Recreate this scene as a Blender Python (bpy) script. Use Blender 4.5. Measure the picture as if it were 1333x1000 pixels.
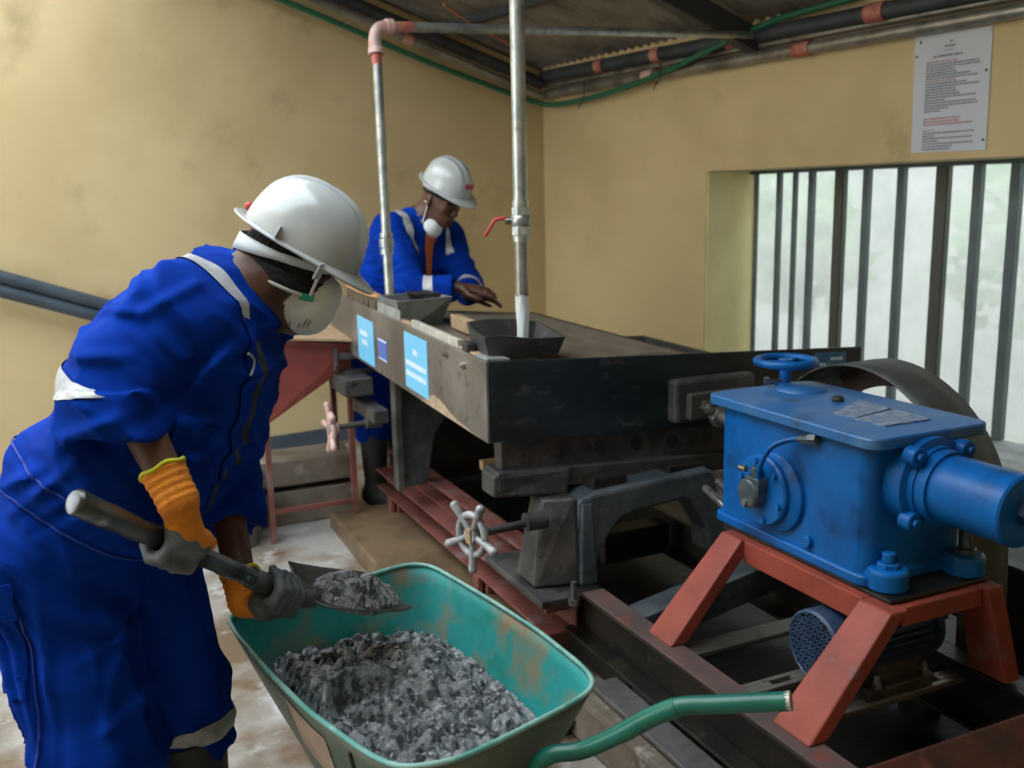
import bpy, bmesh, math, random
import numpy as np
from mathutils import Vector, Matrix
random.seed(7)
rng = np.random.default_rng(7)
for o in list(bpy.data.objects): bpy.data.objects.remove(o)
SC = bpy.context.scene
COL = SC.collection

# ------------------------------------------------------------------ camera
# world axes follow the shaking table; the room is turned 8.1 degrees against it
YAW, PIT, ROLL, CAM_H = math.radians(24.4), math.radians(10.9), math.radians(1.2), 1.55
cd = bpy.data.cameras.new('camera'); cam = bpy.data.objects.new('camera', cd); COL.objects.link(cam)
cd.sensor_width = 36.0; cd.lens = 36.0*1250/1333
cam.matrix_world = (Matrix.Translation((0, 0, CAM_H)) @ Matrix.Rotation(-YAW, 4, 'Z')
                    @ Matrix.Rotation(math.pi/2-PIT, 4, 'X') @ Matrix.Rotation(-ROLL, 4, 'Z'))
cd.clip_start = .02
cd.dof.use_dof = True; cd.dof.focus_distance = 2.05; cd.dof.aperture_fstop = 4.5
SC.camera = cam

# ------------------------------------------------------------------ world, exposure
w = bpy.data.worlds.new('overcast_sky'); SC.world = w; w.use_nodes = True
bg = w.node_tree.nodes['Background']; bg.inputs[0].default_value = (.84, .93, 1.0, 1); bg.inputs[1].default_value = 5.6
SC.view_settings.view_transform = 'Standard'; SC.view_settings.look = 'None'
SC.view_settings.exposure = 0.14; SC.view_settings.gamma = 1.0; SC.view_settings.use_curve_mapping = False

# ------------------------------------------------------------------ materials
def mat(name, base, rough=.6, metal=0., var=None, vscale=6., vlo=.42, vhi=.62, spot=None, sscale=20., slo=.6, shi=.7,
        bump=0., bscale=60., stretch=None, spec=.5, coat=0., sheen=0.):
    m = bpy.data.materials.get(name)
    if m: return m
    m = bpy.data.materials.new(name); m.use_nodes = True
    nt = m.node_tree; N = nt.nodes; L = nt.links; b = N['Principled BSDF']
    b.inputs['Base Color'].default_value = (*base, 1); b.inputs['Roughness'].default_value = rough
    b.inputs['Metallic'].default_value = metal; b.inputs['Specular IOR Level'].default_value = spec
    b.inputs['Coat Weight'].default_value = coat
    if sheen: b.inputs['Sheen Weight'].default_value = sheen
    tc = N.new('ShaderNodeTexCoord'); vec = tc.outputs['Object']
    if stretch:
        mp = N.new('ShaderNodeMapping'); mp.inputs['Scale'].default_value = stretch
        L.new(vec, mp.inputs[0]); vec = mp.outputs[0]
    cur = None
    def layer(prev, prevcol, col, sc, lo, hi, det=6):
        n = N.new('ShaderNodeTexNoise'); n.inputs['Scale'].default_value = sc; n.inputs['Detail'].default_value = det
        n.inputs['Roughness'].default_value = .6; L.new(vec, n.inputs['Vector'])
        r = N.new('ShaderNodeMapRange'); r.inputs[1].default_value = lo; r.inputs[2].default_value = hi
        L.new(n.outputs['Fac'], r.inputs[0])
        x = N.new('ShaderNodeMix'); x.data_type = 'RGBA'; L.new(r.outputs[0], x.inputs[0])
        if prev is None: x.inputs[6].default_value = (*prevcol, 1)
        else: L.new(prev, x.inputs[6])
        x.inputs[7].default_value = (*col, 1)
        return x.outputs[2]
    if var: cur = layer(cur, base, var, vscale, vlo, vhi)
    if spot: cur = layer(cur, base, spot, sscale, slo, shi)
    if cur is not None: L.new(cur, b.inputs['Base Color'])
    if bump:
        n = N.new('ShaderNodeTexNoise'); n.inputs['Scale'].default_value = bscale; n.inputs['Detail'].default_value = 5
        L.new(vec, n.inputs['Vector'])
        bp = N.new('ShaderNodeBump'); bp.inputs['Strength'].default_value = bump; bp.inputs['Distance'].default_value = .01
        L.new(n.outputs['Fac'], bp.inputs['Height']); L.new(bp.outputs[0], b.inputs['Normal'])
    return m

M_WALL = mat('ochre_plaster', (.585, .455, .245), .85, var=(.51, .39, .20), vscale=1.3, spot=(.34, .26, .13), sscale=2.2, slo=.60, shi=.80, bump=.12, bscale=55)
M_REVEAL = mat('cream_plaster', (.80, .70, .36), .8, var=(.72, .61, .30), vscale=3, bump=.1)  # cream paint, lightened further to stand for window light on the reveal
M_DADO = mat('grey_blue_dado_paint', (.075, .10, .13), .55, var=(.05, .065, .08), vscale=4)
M_FLOOR = mat('wet_worn_concrete', (.34, .325, .30), .42, var=(.14, .092, .055), vscale=1.7, vlo=.42, vhi=.56, spot=(.54, .55, .55), sscale=5, slo=.56, shi=.70, bump=.18, bscale=30)
M_SHADECONC = mat('shade_black_concrete', (.014, .012, .011), .5, var=(.008, .007, .006), vscale=6, spot=(.05, .043, .037), sscale=7, slo=.60, shi=.74, bump=.3, bscale=40)  # concrete blackened to paint in the deep shade under the machine
M_CONC = mat('raw_concrete', (.22, .185, .15), .7, var=(.12, .095, .07), vscale=5, spot=(.33, .30, .26), sscale=9, bump=.3, bscale=40)
M_BRNCONC = mat('brown_stained_concrete', (.17, .115, .065), .5, var=(.10, .065, .035), vscale=6, bump=.2)
M_ROOF = mat('dull_zinc_sheet', (.30, .27, .23), .45, .3, var=(.17, .15, .12), vscale=3)
M_ROOFSTEEL = mat('dark_grey_steel', (.055, .062, .072), .55, .2, var=(.035, .038, .045))
M_GALV = mat('galvanised_pipe', (.50, .52, .50), .36, .75, var=(.30, .33, .33), vscale=14, spot=(.22, .22, .21), sscale=30)
M_GALVDARK = mat('weathered_galvanised_pipe', (.34, .33, .30), .36, .65, var=(.17, .16, .145), vscale=7)
M_REDOX = mat('red_oxide_primer', (.33, .065, .042), .5, .05, var=(.20, .042, .03), vscale=5, vlo=.40, vhi=.65, spot=(.22, .15, .145), sscale=5, slo=.60, shi=.74, bump=.1, spec=.35)
M_REDFADE = mat('faded_red_steel', (.21, .07, .058), .5, .1, var=(.13, .045, .04), vscale=6, spot=(.22, .17, .165), sscale=9, slo=.54, shi=.7)
M_REDJOINT = mat('red_pipe_compound', (.42, .10, .075), .5, .1, var=(.5, .25, .2), vscale=20)
M_PINK = mat('pale_red_wheel_paint', (.52, .30, .27), .5, var=(.6, .45, .42), vscale=25)
M_STEELGREY = mat('scuffed_grey_steel', (.17, .155, .14), .4, .6, var=(.28, .26, .24), vscale=4, spot=(.08, .07, .06), sscale=15, bump=.05)
M_DARKGREEN = mat('black_green_steel', (.010, .016, .018), .38, .1, var=(.02, .032, .034), vscale=4, spot=(.085, .08, .075), sscale=13, slo=.60, shi=.72, bump=.08, stretch=(.7, 1, 1.6))
M_CASTDARK = mat('greasy_cast_iron', (.042, .042, .043), .5, .3, var=(.10, .094, .088), vscale=9, spot=(.018, .016, .014), sscale=14, bump=.25, bscale=80)
M_CASTBLUE = mat('blue_grey_casting', (.05, .064, .074), .55, .2, var=(.10, .118, .128), vscale=8, spot=(.03, .03, .03), sscale=18, bump=.3, bscale=70)
M_BLACK = mat('black_oily_shade_steel', (.012, .011, .010), .4, .2, var=(.035, .028, .02), vscale=9, spot=(.10, .08, .045), sscale=12, slo=.64, shi=.74, bump=.2)  # oily steel; also paints shade on the added panel and right rail
M_BLUE = mat('blue_machine_enamel', (.002, .115, .40), .36, var=(.001, .07, .27), vscale=5, vlo=.40, vhi=.66, spot=(.006, .016, .03), sscale=6, slo=.53, shi=.74, bump=.06, bscale=30, spec=.3)
M_BLUETOP = mat('dusty_blue_enamel', (.02, .12, .33), .4, var=(.10, .20, .30), vscale=6, vlo=.5, vhi=.75, spot=(.03, .05, .07), sscale=9)
M_BLUEMOTOR = mat('dull_blue_motor_paint', (.035, .075, .15), .5, .1, var=(.02, .04, .09), vscale=8)
M_BOLT = mat('bright_bolt_steel', (.48, .47, .45), .3, .9, var=(.2, .19, .18), vscale=30)
M_RUBBER = mat('black_rubber', (.018, .018, .019), .6, var=(.03, .03, .03))
M_DECK = mat('brown_rubber_deck', (.10, .078, .055), .42, var=(.16, .13, .095), vscale=9, stretch=(8, .8, 1), bump=.1)
M_WOOD = mat('weathered_timber', (.42, .29, .17), .7, var=(.3, .2, .12), vscale=10, stretch=(1, 6, 6), bump=.15)
M_BRUSHWOOD = mat('brush_back_wood', (.40, .21, .10), .55, var=(.30, .15, .07), vscale=20)
M_ALU = mat('dull_aluminium', (.50, .52, .53), .42, .6, var=(.36, .38, .4), vscale=18)
M_WHITEPAINT = mat('chalky_white_paint', (.55, .54, .52), .55, var=(.40, .39, .38), vscale=22, spot=(.25, .24, .23), sscale=40)
M_TRAYIN = mat('stained_teal_enamel', (.025, .30, .29), .45, var=(.30, .19, .10), vscale=4.2, vlo=.49, vhi=.62, spot=(.02, .24, .20), sscale=11, slo=.52, shi=.66, spec=.3)
M_TRAYOUT = mat('dull_green_enamel', (.085, .135, .105), .45, var=(.15, .17, .135), vscale=3, spot=(.05, .10, .085), sscale=6)
M_TUBEGREEN = mat('green_tube_enamel', (.008, .155, .105), .34, var=(.006, .10, .07), vscale=10, spot=(.18, .26, .22), sscale=40, slo=.68, shi=.74)
M_ORE = mat('wet_grey_concentrate', (.27, .275, .285), .6, var=(.045, .047, .05), vscale=30, vlo=.44, vhi=.56, spot=(.45, .46, .47), sscale=75, slo=.54, shi=.66, bump=.35, bscale=220, spec=.4)  # wet and dry patches; their contrast also stands in for shading between lumps
M_SKIN = mat('dark_brown_skin', (.105, .045, .026), .5, var=(.075, .031, .018), vscale=12, bump=.04, bscale=200)
M_FABRIC = mat('royal_blue_cotton', (.0015, .034, .31), .85, var=(.001, .024, .23), vscale=7, bump=.08, bscale=420, spec=.06)
M_FABRICDK = mat('blue_seam_thread', (.005, .032, .30), .8)
M_REFLECT = mat('silver_reflective_tape', (.50, .51, .52), .45, .2, var=(.34, .35, .37), vscale=25)
M_HELMET = mat('white_helmet_plastic', (.46, .49, .49), .26, var=(.38, .40, .40), vscale=9, vlo=.5, vhi=.75, coat=.4)
M_BAND = mat('pale_headband_plastic', (.50, .55, .57), .4)
M_KNIT = mat('black_knit', (.012, .013, .015), .95, bump=.8, bscale=260)
M_MASK = mat('white_mask_felt', (.74, .77, .78), .85, bump=.1, bscale=300)
M_CLIP = mat('green_clip_plastic', (.02, .35, .24), .4)
M_STRAP = mat('white_elastic', (.62, .62, .6), .8)
M_ORANGE = mat('orange_knit_glove', (.72, .235, .012), .85, var=(.6, .18, .01), vscale=30, bump=.35, bscale=330)
M_GLOVEGREY = mat('grey_latex_coating', (.105, .115, .13), .5, var=(.06, .067, .076), vscale=24, bump=.25, bscale=150)
M_YELLOW = mat('yellow_cuff_stitch', (.62, .62, .03), .8)
M_SHAFT = mat('dirty_steel_shaft', (.13, .135, .135), .30, .7, var=(.028, .028, .026), vscale=8, vlo=.42, vhi=.60, spot=(.34, .34, .32), sscale=18, slo=.64, shi=.74, bump=.15)
M_BLADE = mat('shovel_steel', (.16, .16, .16), .35, .7, var=(.08, .08, .08), vscale=14)
M_PVC = mat('dark_grey_pvc', (.055, .075, .095), .4, var=(.04, .055, .07))
M_HOSE = mat('green_hose', (.012, .12, .06), .5)
M_RED = mat('red_lever_plastic', (.45, .03, .035), .4)
M_PAPER = mat('pale_laminated_paper', (.52, .55, .62), .45)
M_INKBLK = mat('dark_print', (.17, .18, .22), .6)
M_INKRED = mat('dull_red_print', (.40, .22, .25), .6)
M_STICKER = mat('sky_blue_sticker', (.17, .52, .80), .35)
M_STICKTXT = mat('white_print', (.62, .76, .85), .4)
M_STICKVIO = mat('violet_blue_sticker', (.10, .16, .48), .4)
M_PLATEBLUE = mat('blue_data_plate', (.015, .13, .30), .4, var=(.08, .2, .34), vscale=30)
M_PLATE = mat('scuffed_data_plate', (.12, .20, .36), .4, .3, var=(.30, .36, .48), vscale=40)
M_WHEELGREY = mat('pale_handwheel', (.36, .37, .37), .5, .3, var=(.24, .245, .25), vscale=30)
M_BARGREY = mat('grey_bar_paint', (.11, .145, .15), .5, var=(.09, .115, .12))
M_BARBROWN = mat('dark_olive_bar_paint', (.075, .08, .065), .5)
M_ORANGESHIRT = mat('orange_shirt', (.55, .12, .02), .8)
M_BUCKET = mat('grey_dusty_drum', (.14, .14, .14), .5, .3, var=(.24, .24, .23), vscale=6)

# ------------------------------------------------------------------ mesh helpers
class MB:
    def __init__(s): s.v = []; s.f = []; s.mi = []; s.cur = 0
    def add(s, vs, fs):
        o = len(s.v); s.v += [tuple(map(float, p)) for p in vs]
        for f in fs: s.f.append(tuple(i+o for i in f)); s.mi.append(s.cur)
        return s
    def box(s, lo, hi, fn=None):
        (a, b, c), (d, e, g) = lo, hi
        vs = [(a,b,c),(d,b,c),(d,e,c),(a,e,c),(a,b,g),(d,b,g),(d,e,g),(a,e,g)]
        if fn: vs = [fn(p) for p in vs]
        return s.add(vs, [(0,3,2,1),(4,5,6,7),(0,1,5,4),(1,2,6,5),(2,3,7,6),(3,0,4,7)])
    def hexa(s, b4, t4):
        return s.add(list(b4)+list(t4), [(0,3,2,1),(4,5,6,7),(0,1,5,4),(1,2,6,5),(2,3,7,6),(3,0,4,7)])
    def bar(s, a, b, wid, hgt, up=(0,0,1)):
        a = Vector(a); b = Vector(b); d = (b-a).normalized(); up = Vector(up)
        sx = d.cross(up)
        if sx.length < 1e-4: sx = d.cross(Vector((0,1,0)))
        sx.normalize(); sz = sx.cross(d).normalized()
        q = [(-1,-1),(1,-1),(1,1),(-1,1)]
        A = [a+sx*(i*wid/2)+sz*(j*hgt/2) for i, j in q]; B = [b+sx*(i*wid/2)+sz*(j*hgt/2) for i, j in q]
        return s.add([tuple(p) for p in A+B], [(0,1,2,3),(7,6,5,4),(0,4,5,1),(1,5,6,2),(2,6,7,3),(3,7,4,0)])
    def tube(s, path, r, n=16, caps=True, inner=None):
        P = [Vector(p) for p in path]; m = len(P)
        R = r if isinstance(r, (list, tuple)) else [r]*m
        T = []
        for i in range(m):
            t = (P[min(i+1,m-1)]-P[max(i-1,0)]); T.append(t.normalized() if t.length > 1e-9 else Vector((0,0,1)))
        u = T[0].cross(Vector((0,0,1)))
        if u.length < .1: u = T[0].cross(Vector((1,0,0)))
        u.normalize(); vs = []
        for i in range(m):
            u = (u-T[i]*u.dot(T[i])).normalized(); v = T[i].cross(u)
            for k in range(n):
                a = 2*math.pi*k/n; vs.append(P[i]+(u*math.cos(a)+v*math.sin(a))*R[i])
        fs = []
        for i in range(m-1):
            for k in range(n):
                k2 = (k+1) % n; fs.append((i*n+k, i*n+k2, (i+1)*n+k2, (i+1)*n+k))
        if caps: fs.append(tuple(reversed(range(n)))); fs.append(tuple(range((m-1)*n, m*n)))
        return s.add([tuple(p) for p in vs], fs)
    def cyl(s, a, b, r, r2=None, n=24): return s.tube([a, b], [r, r if r2 is None else r2], n)
    def ball(s, c, r, n=12, m=8):
        rr = r if isinstance(r, (list, tuple)) else (r,)*3; vs = []; fs = []
        for i in range(m+1):
            t = math.pi*i/m
            for k in range(n):
                a = 2*math.pi*k/n; vs.append((c[0]+rr[0]*math.sin(t)*math.cos(a), c[1]+rr[1]*math.sin(t)*math.sin(a), c[2]+rr[2]*math.cos(t)))
        for i in range(m):
            for k in range(n):
                k2 = (k+1) % n; fs.append((i*n+k, (i+1)*n+k, (i+1)*n+k2, i*n+k2))
        return s.add(vs, fs)
    def lathe(s, prof, c, ax=(0,0,1), n=32, close=False):
        ax = Vector(ax).normalized(); u = ax.cross(Vector((0,0,1)))
        if u.length < .1: u = ax.cross(Vector((1,0,0)))
        u.normalize(); v = ax.cross(u); c = Vector(c); vs = []; fs = []
        for (r, h) in prof:
            for k in range(n):
                a = 2*math.pi*k/n; vs.append(tuple(c+ax*h+(u*math.cos(a)+v*math.sin(a))*r))
        m = len(prof)
        for i in range(m-1 if not close else m):
            j = (i+1) % m
            for k in range(n):
                k2 = (k+1) % n; fs.append((i*n+k, i*n+k2, j*n+k2, j*n+k))
        if not close:
            fs.append(tuple(reversed(range(n)))); fs.append(tuple(range((m-1)*n, m*n)))
        return s.add(vs, fs)
    def prism(s, poly, a, b, plane='XZ'):
        # poly in the plane, extruded from a to b along the remaining axis
        def pt(p, h):
            return {'XZ': (p[0], h, p[1]), 'YZ': (h, p[0], p[1]), 'XY': (p[0], p[1], h)}[plane]
        n = len(poly); vs = [pt(p, a) for p in poly]+[pt(p, b) for p in poly]
        fs = [tuple(range(n)), tuple(reversed(range(n, 2*n)))]+[(i, n+i, n+(i+1) % n, (i+1) % n) for i in range(n)]
        return s.add(vs, fs)
    def grid(s, fn, nu, nv, closeu=False):
        vs = [fn(i/(nu-1 if not closeu else nu), j/(nv-1)) for j in range(nv) for i in range(nu)]; fs = []
        for j in range(nv-1):
            for i in range(nu-1 if not closeu else nu):
                i2 = (i+1) % nu; fs.append((j*nu+i, j*nu+i2, (j+1)*nu+i2, (j+1)*nu+i))
        return s.add(vs, fs)
    def map(s, fn): s.v = [tuple(fn(p)) for p in s.v]; return s
    def build(s, name, material, parent=None, bevel=0., smooth=None, kind=None, label=None, fix=True):
        me = bpy.data.meshes.new(name)
        off = rootloc(parent)
        V = np.array(s.v, dtype=float)-np.array(off)
        me.from_pydata(V.tolist(), [], s.f)
        for m in (material if isinstance(material, (list, tuple)) else [material]): me.materials.append(m)
        if max(s.mi, default=0): me.polygons.foreach_set('material_index', s.mi)
        if fix:
            bm = bmesh.new(); bm.from_mesh(me); bmesh.ops.recalc_face_normals(bm, faces=bm.faces); bm.to_mesh(me); bm.free()
        if smooth is not None:
            me.shade_smooth()
            if smooth < 180: me.set_sharp_from_angle(angle=math.radians(smooth))
        o = bpy.data.objects.new(name, me); COL.objects.link(o); o.parent = parent
        if bevel:
            bv = o.modifiers.new('bevel', 'BEVEL'); bv.width = bevel; bv.segments = 2; bv.limit_method = 'ANGLE'
            bv.angle_limit = math.radians(35); bv.harden_normals = False
        if kind: o['kind'] = kind
        if label: o['label'] = label
        return o
def rootloc(o):
    if o is None: return (0, 0, 0)
    while o.parent: o = o.parent
    return tuple(o.location)
def tag(o, label, cat, group=None, kind=None):
    o['label'] = label; o['category'] = cat
    if group: o['group'] = group
    if kind: o['kind'] = kind
    return o
def thing(name, label, cat, loc, group=None):
    o = bpy.data.objects.new(name, None); COL.objects.link(o); o.location = loc; o.empty_display_size = .1
    return tag(o, label, cat, group)
def struct(o): o['kind'] = 'structure'; return o
def arc(c, r, a0, a1, u, v, n=10):
    c = Vector(c); u = Vector(u); v = Vector(v)
    return [tuple(c+u*(r*math.cos(a0+(a1-a0)*i/(n-1)))+v*(r*math.sin(a0+(a1-a0)*i/(n-1)))) for i in range(n)]
def spline(pts, n=8):
    P = [Vector(p) for p in pts]; P = [P[0]*2-P[1]]+P+[P[-1]*2-P[-2]]; out = []
    for i in range(1, len(P)-2):
        a, b, c, d = P[i-1:i+3]
        for k in range(n):
            t = k/n; out.append(tuple(.5*((2*b)+(c-a)*t+(2*a-5*b+4*c-d)*t*t+(3*b-a-3*c+d)*t**3)))
    out.append(tuple(P[-2])); return out
def print_lines(mb, o, du, dv, length, height, seed, gap=.25):
    # a row of illegible print: word-like dashes lying on a flat sheet (du = along the line, dv = up the sheet)
    r = random.Random(seed); o = Vector(o); du = Vector(du); dv = Vector(dv); x = 0.
    while x < length*.97:
        wl = min(length-x, height*r.uniform(1.4, 4.2))
        q = [o+du*x, o+du*(x+wl), o+du*(x+wl)+dv*height, o+du*x+dv*height]
        mb.add([tuple(p) for p in q], [(0, 1, 2, 3)]); x += wl+height*gap*r.uniform(1.2, 2.2)

# room frame -> world
RA = math.radians(8.1); RC, RS = math.cos(RA), math.sin(RA)
def RW(p): return (RC*p[0]-RS*p[1], RS*p[0]+RC*p[1], p[2])
# ================================================================== the room
WX, BY = 4.03, 5.834            # window wall and back wall planes (room frame)
def roofz(x): return 2.42+.297*(4.05-x)
mb = MB(); mb.box((-9, -7, -.2), (WX+.42, BY+.3, 0), RW)
fl = struct(mb.build('floor', M_FLOOR))
mb = MB()   # back wall follows the slope of the roof
mb.prism([(-2.6, 0), (WX+.42, 0), (WX+.42, roofz(WX+.42)), (-2.6, roofz(-2.6))], BY, BY+.3, 'XZ').map(RW)
struct(mb.build('wall_back', M_WALL))
mb = MB()
Y0, Y1, Z0, Z1, D = 1.0, 4.179, .376, 1.685, .36
mb.box((WX, -4.0, 0), (WX+.42, Y0, 2.48), RW); mb.box((WX, Y1, 0), (WX+.42, BY, 2.48), RW)
mb.box((WX, Y0, 0), (WX+.42, Y1, Z0-.06), RW); mb.box((WX, Y0, Z1), (WX+.42, Y1, 2.48), RW)
wr = struct(mb.build('wall_right', M_WALL))
mb = MB(); mb.box((WX-.004, Y1, Z0-.05), (WX+.40, Y1+.004, Z1), RW)
mb.box((WX+.004, Y1-.012, Z0-.05), (WX+.40, Y1-.001, Z1-.001), RW)
mb.build('reveal', M_REVEAL, wr)
struct(MB().box((-2.6, BY-.012, 0), (WX, BY-.001, .10), RW).build('baseboard_back', M_DADO))
struct(MB().box((WX-.014, Y1-3, 0), (WX-.001, BY-.013, .34), RW).build('baseboard_right', M_DADO))
mb = MB(); mb.prism([(-2.6, 0), (WX+.42, 0), (WX+.42, roofz(WX+.42)), (-2.6, roofz(-2.6))], -2.4, -2.2, 'XZ').map(RW)
struct(mb.build('wall_front', M_WALL))
mb = MB(); mb.box((-2.8, -2.4, 0), (-2.6, BY+.3, 1.0), RW); mb.box((-2.8, -2.4, 2.9), (-2.6, BY+.3, roofz(-2.6)), RW); mb.box((-2.8, 4.9, 1.0), (-2.6, BY+.3, 2.9), RW); mb.box((-2.8, -2.4, 1.0), (-2.6, 2.4, 2.9), RW)
struct(mb.build('wall_left', M_WALL))
# low concrete kerb in front of the back wall
kb = MB(); kb.box((.2, 4.56, 0), (1.19, 4.80, .17)); kb.box((.2, 4.62, .17), (1.19, 4.80, .20)); kb.box((.2, 4.55, .20), (1.19, 4.80, .33))
struct(kb.build('trim_1', M_CONC, bevel=.008))
# machine plinths
pl = MB(); pl.box((1.02, 2.75, 0), (2.75, 4.42, .085))
struct(pl.build('trim_2', M_BRNCONC, bevel=.012))
pl = MB(); pl.hexa([(1.20, 2.30, 0), (1.26, .55, 0), (1.355, .55, 0), (1.355, 2.30, 0)], [(1.22, 2.30, .12), (1.28, .55, .12), (1.355, .55, .12), (1.355, 2.30, .12)])
struct(pl.build('trim_3', M_CONC, bevel=.012))
pl = MB(); pl.box((1.356, .55, 0), (2.6, 2.30, .10)); struct(pl.build('trim_6', M_SHADECONC))  # plinth between the rails, its shade painted near black
pl = MB(); pl.box((2.62, -.5, 0), (3.05, 2.45, .30)); struct(pl.build('trim_4', M_SHADECONC, bevel=.015))  # side ledge, blackened by the same painted shade
pl = MB(); pl.box((1.45, 2.31, .001), (2.6, 4.41, .0865)); struct(pl.build('trim_5', M_SHADECONC))  # thin near-black skin over the plinth, painted shade below the table

# corrugated roof
rf = MB(); ny = 8*14*8
def roofpt(u, v):
    x = 1.0+u*3.55; y = -2.3+v*8.45
    return RW((x, y, roofz(x)+.03+.010*math.sin(y/.076*2*math.pi)))
rf.grid(roofpt, 2, ny)
def roofpt2(u, v):
    x = -2.7+u*3.7; y = -2.3+v*3.1
    return RW((x, y, roofz(x)+.03+.010*math.sin(y/.076*2*math.pi)))
rf.grid(roofpt2, 2, 400)
ceil = struct(rf.build('ceiling', M_ROOF, smooth=180, fix=False))
for y in (3.80, 1.3):
    r = MB(); r.bar(RW((WX-.02, y, roofz(WX)-.085)), RW((1.36, y, roofz(1.36)-.085)), .075, .12); r.build('rafter', M_ROOFSTEEL, ceil, bevel=.004)
for x in (3.25, 2.2, 1.42):
    r = MB(); r.bar(RW((x, -1, roofz(x)-.0)), RW((x, BY, roofz(x)-.0)), .05, .06); r.build('purlin', M_ROOFSTEEL, ceil, bevel=.003)

# window: glazing, frame, bars
wn = bpy.data.objects.new('window_1', None); COL.objects.link(wn); wn.location = RW((WX+.38, 2.6, Z0)); struct(wn)
gm = bpy.data.materials.new('ribbed_translucent_sheet'); gm.use_nodes = True
nt = gm.node_tree; N = nt.nodes; L = nt.links; N.remove(N['Principled BSDF'])
tc = N.new('ShaderNodeTexCoord'); wv = N.new('ShaderNodeTexWave'); wv.bands_direction = 'Z'; wv.inputs['Scale'].default_value = 32
L.new(tc.outputs['Object'], wv.inputs['Vector'])
ns = N.new('ShaderNodeTexNoise'); ns.inputs['Scale'].default_value = 3.5; ns.inputs['Detail'].default_value = 6; L.new(tc.outputs['Object'], ns.inputs['Vector'])
ad = N.new('ShaderNodeMath'); ad.operation = 'MULTIPLY_ADD'; ad.inputs[1].default_value = .10; ad.inputs[2].default_value = .12; L.new(wv.outputs['Fac'], ad.inputs[0])
a2 = N.new('ShaderNodeMath'); a2.operation = 'MULTIPLY_ADD'; a2.inputs[1].default_value = .45; L.new(ns.outputs['Fac'], a2.inputs[0]); L.new(ad.outputs[0], a2.inputs[2])
tr = N.new('ShaderNodeBsdfTransparent'); tr.inputs[0].default_value = (.62, .64, .62, 1)
tl = N.new('ShaderNodeBsdfTranslucent'); tl.inputs[0].default_value = (.62, .60, .57, 1)
mx = N.new('ShaderNodeMixShader'); L.new(a2.outputs[0], mx.inputs[0]); L.new(tr.outputs[0], mx.inputs[1]); L.new(tl.outputs[0], mx.inputs[2])
L.new(mx.outputs[0], N['Material Output'].inputs[0])
MB().box((WX+.40, Y0, Z0-.05), (WX+.404, Y1-.01, Z1), RW).build('glazing_sheet', gm, wn)
bars = [(3.957, .030), (3.838, .026), (3.722, .034), (3.525, .060), (3.356, .038), (3.147, .040), (2.912, .066), (2.731, .042), (2.545, .046), (2.36, .04), (2.17, .062), (1.98, .04), (1.79, .04), (1.60, .06), (1.41, .04), (1.22, .04)]
for y, wd in bars:
    b = MB()
    if wd > .05:
        b.box((WX+.35, y-wd/2, Z0-.02), (WX+.358, y+wd/2, Z1), RW); b.box((WX+.35, y-wd/2, Z0-.02), (WX+.39, y-wd/2+.008, Z1), RW)
        b.build('window_bar', M_BARBROWN, wn, bevel=.002)
    else:
        b.box((WX+.352, y-wd/2, Z0-.02), (WX+.352+wd, y+wd/2, Z1), RW); b.build('window_bar', M_BARGREY, wn, bevel=.004)
fr = MB(); fr.box((WX+.34, Y0, Z1-.02), (WX+.40, Y1-.013, Z1-.001), RW); fr.box((WX+.385, Y1-.035, Z0-.05), (WX+.40, Y1-.013, Z1-.02), RW)
fr.build('window_frame', M_BARGREY, wn, bevel=.003)
MB().box((WX-.03, Y0, Z0-.075), (WX+.40, Y1-.013, Z0-.02), RW).build('window_sill', mat('pale_cement_sill', (.42, .46, .48), .6, var=(.3, .3, .28), vscale=9), wn, bevel=.008)

# outside: yard and shrubs seen blurred through the sheet
yd = MB().box((WX+.42, -12, -.4), (22, 18, -.25), RW).build('ground_outside', mat('pale_yard_gravel', (.27, .26, .25), .9, var=(.21, .20, .185), vscale=2))
struct(yd)
struct(MB().box((9.2, -8, -.25), (9.4, 18, 2.7), RW).build('wall_outside', mat('pale_yard_wall', (.46, .45, .43), .9, var=(.38, .38, .36), vscale=.8)))
leafm = mat('light_green_leaves', (.16, .34, .12), .7, var=(.10, .24, .07), vscale=8)
stemm = mat('shrub_stem_bark', (.12, .08, .05), .8)
shr = [(6.3, 5.4, 1.05, .55, 'shrub seen through the sheet beside the first window bars'), (6.9, 3.75, 1.15, .75, 'shrub seen through the middle of the barred window'), (6.6, 2.35, 1.25, .85, 'tallest shrub outside at the right of the barred window'), (7.9, 6.9, 1.3, .6, 'far shrub outside seen between the left window bars')]
for si, (x, y, z, r, lb) in enumerate(shr):
    t = thing('shrub', lb, 'shrub', RW((x, y, -.25)), 'shrubs outside the window')
    vs = rng.normal(size=(420, 3)); vs /= np.linalg.norm(vs, axis=1)[:, None]; vs *= (rng.random(420)**.4)[:, None]*r
    lf = MB()
    for q in vs:
        c = Vector(RW((x+q[0], y+q[1], z+q[2]*.9))); a = Vector(rng.normal(size=3)).normalized(); b = a.orthogonal()
        s = .09+.05*rng.random(); lf.add([tuple(c-a*s), tuple(c+b*s*.45), tuple(c+a*s), tuple(c-b*s*.45)], [(0, 1, 2, 3)])
    lf.build('foliage', leafm, t, kind='stuff', fix=False)
    st = MB(); st.tube([RW((x, y, -.25)), RW((x+.03, y, z*.5)), RW((x, y+.05, z))], [.035, .025, .012], 8); st.build('stem', stemm, t, smooth=60)

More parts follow.
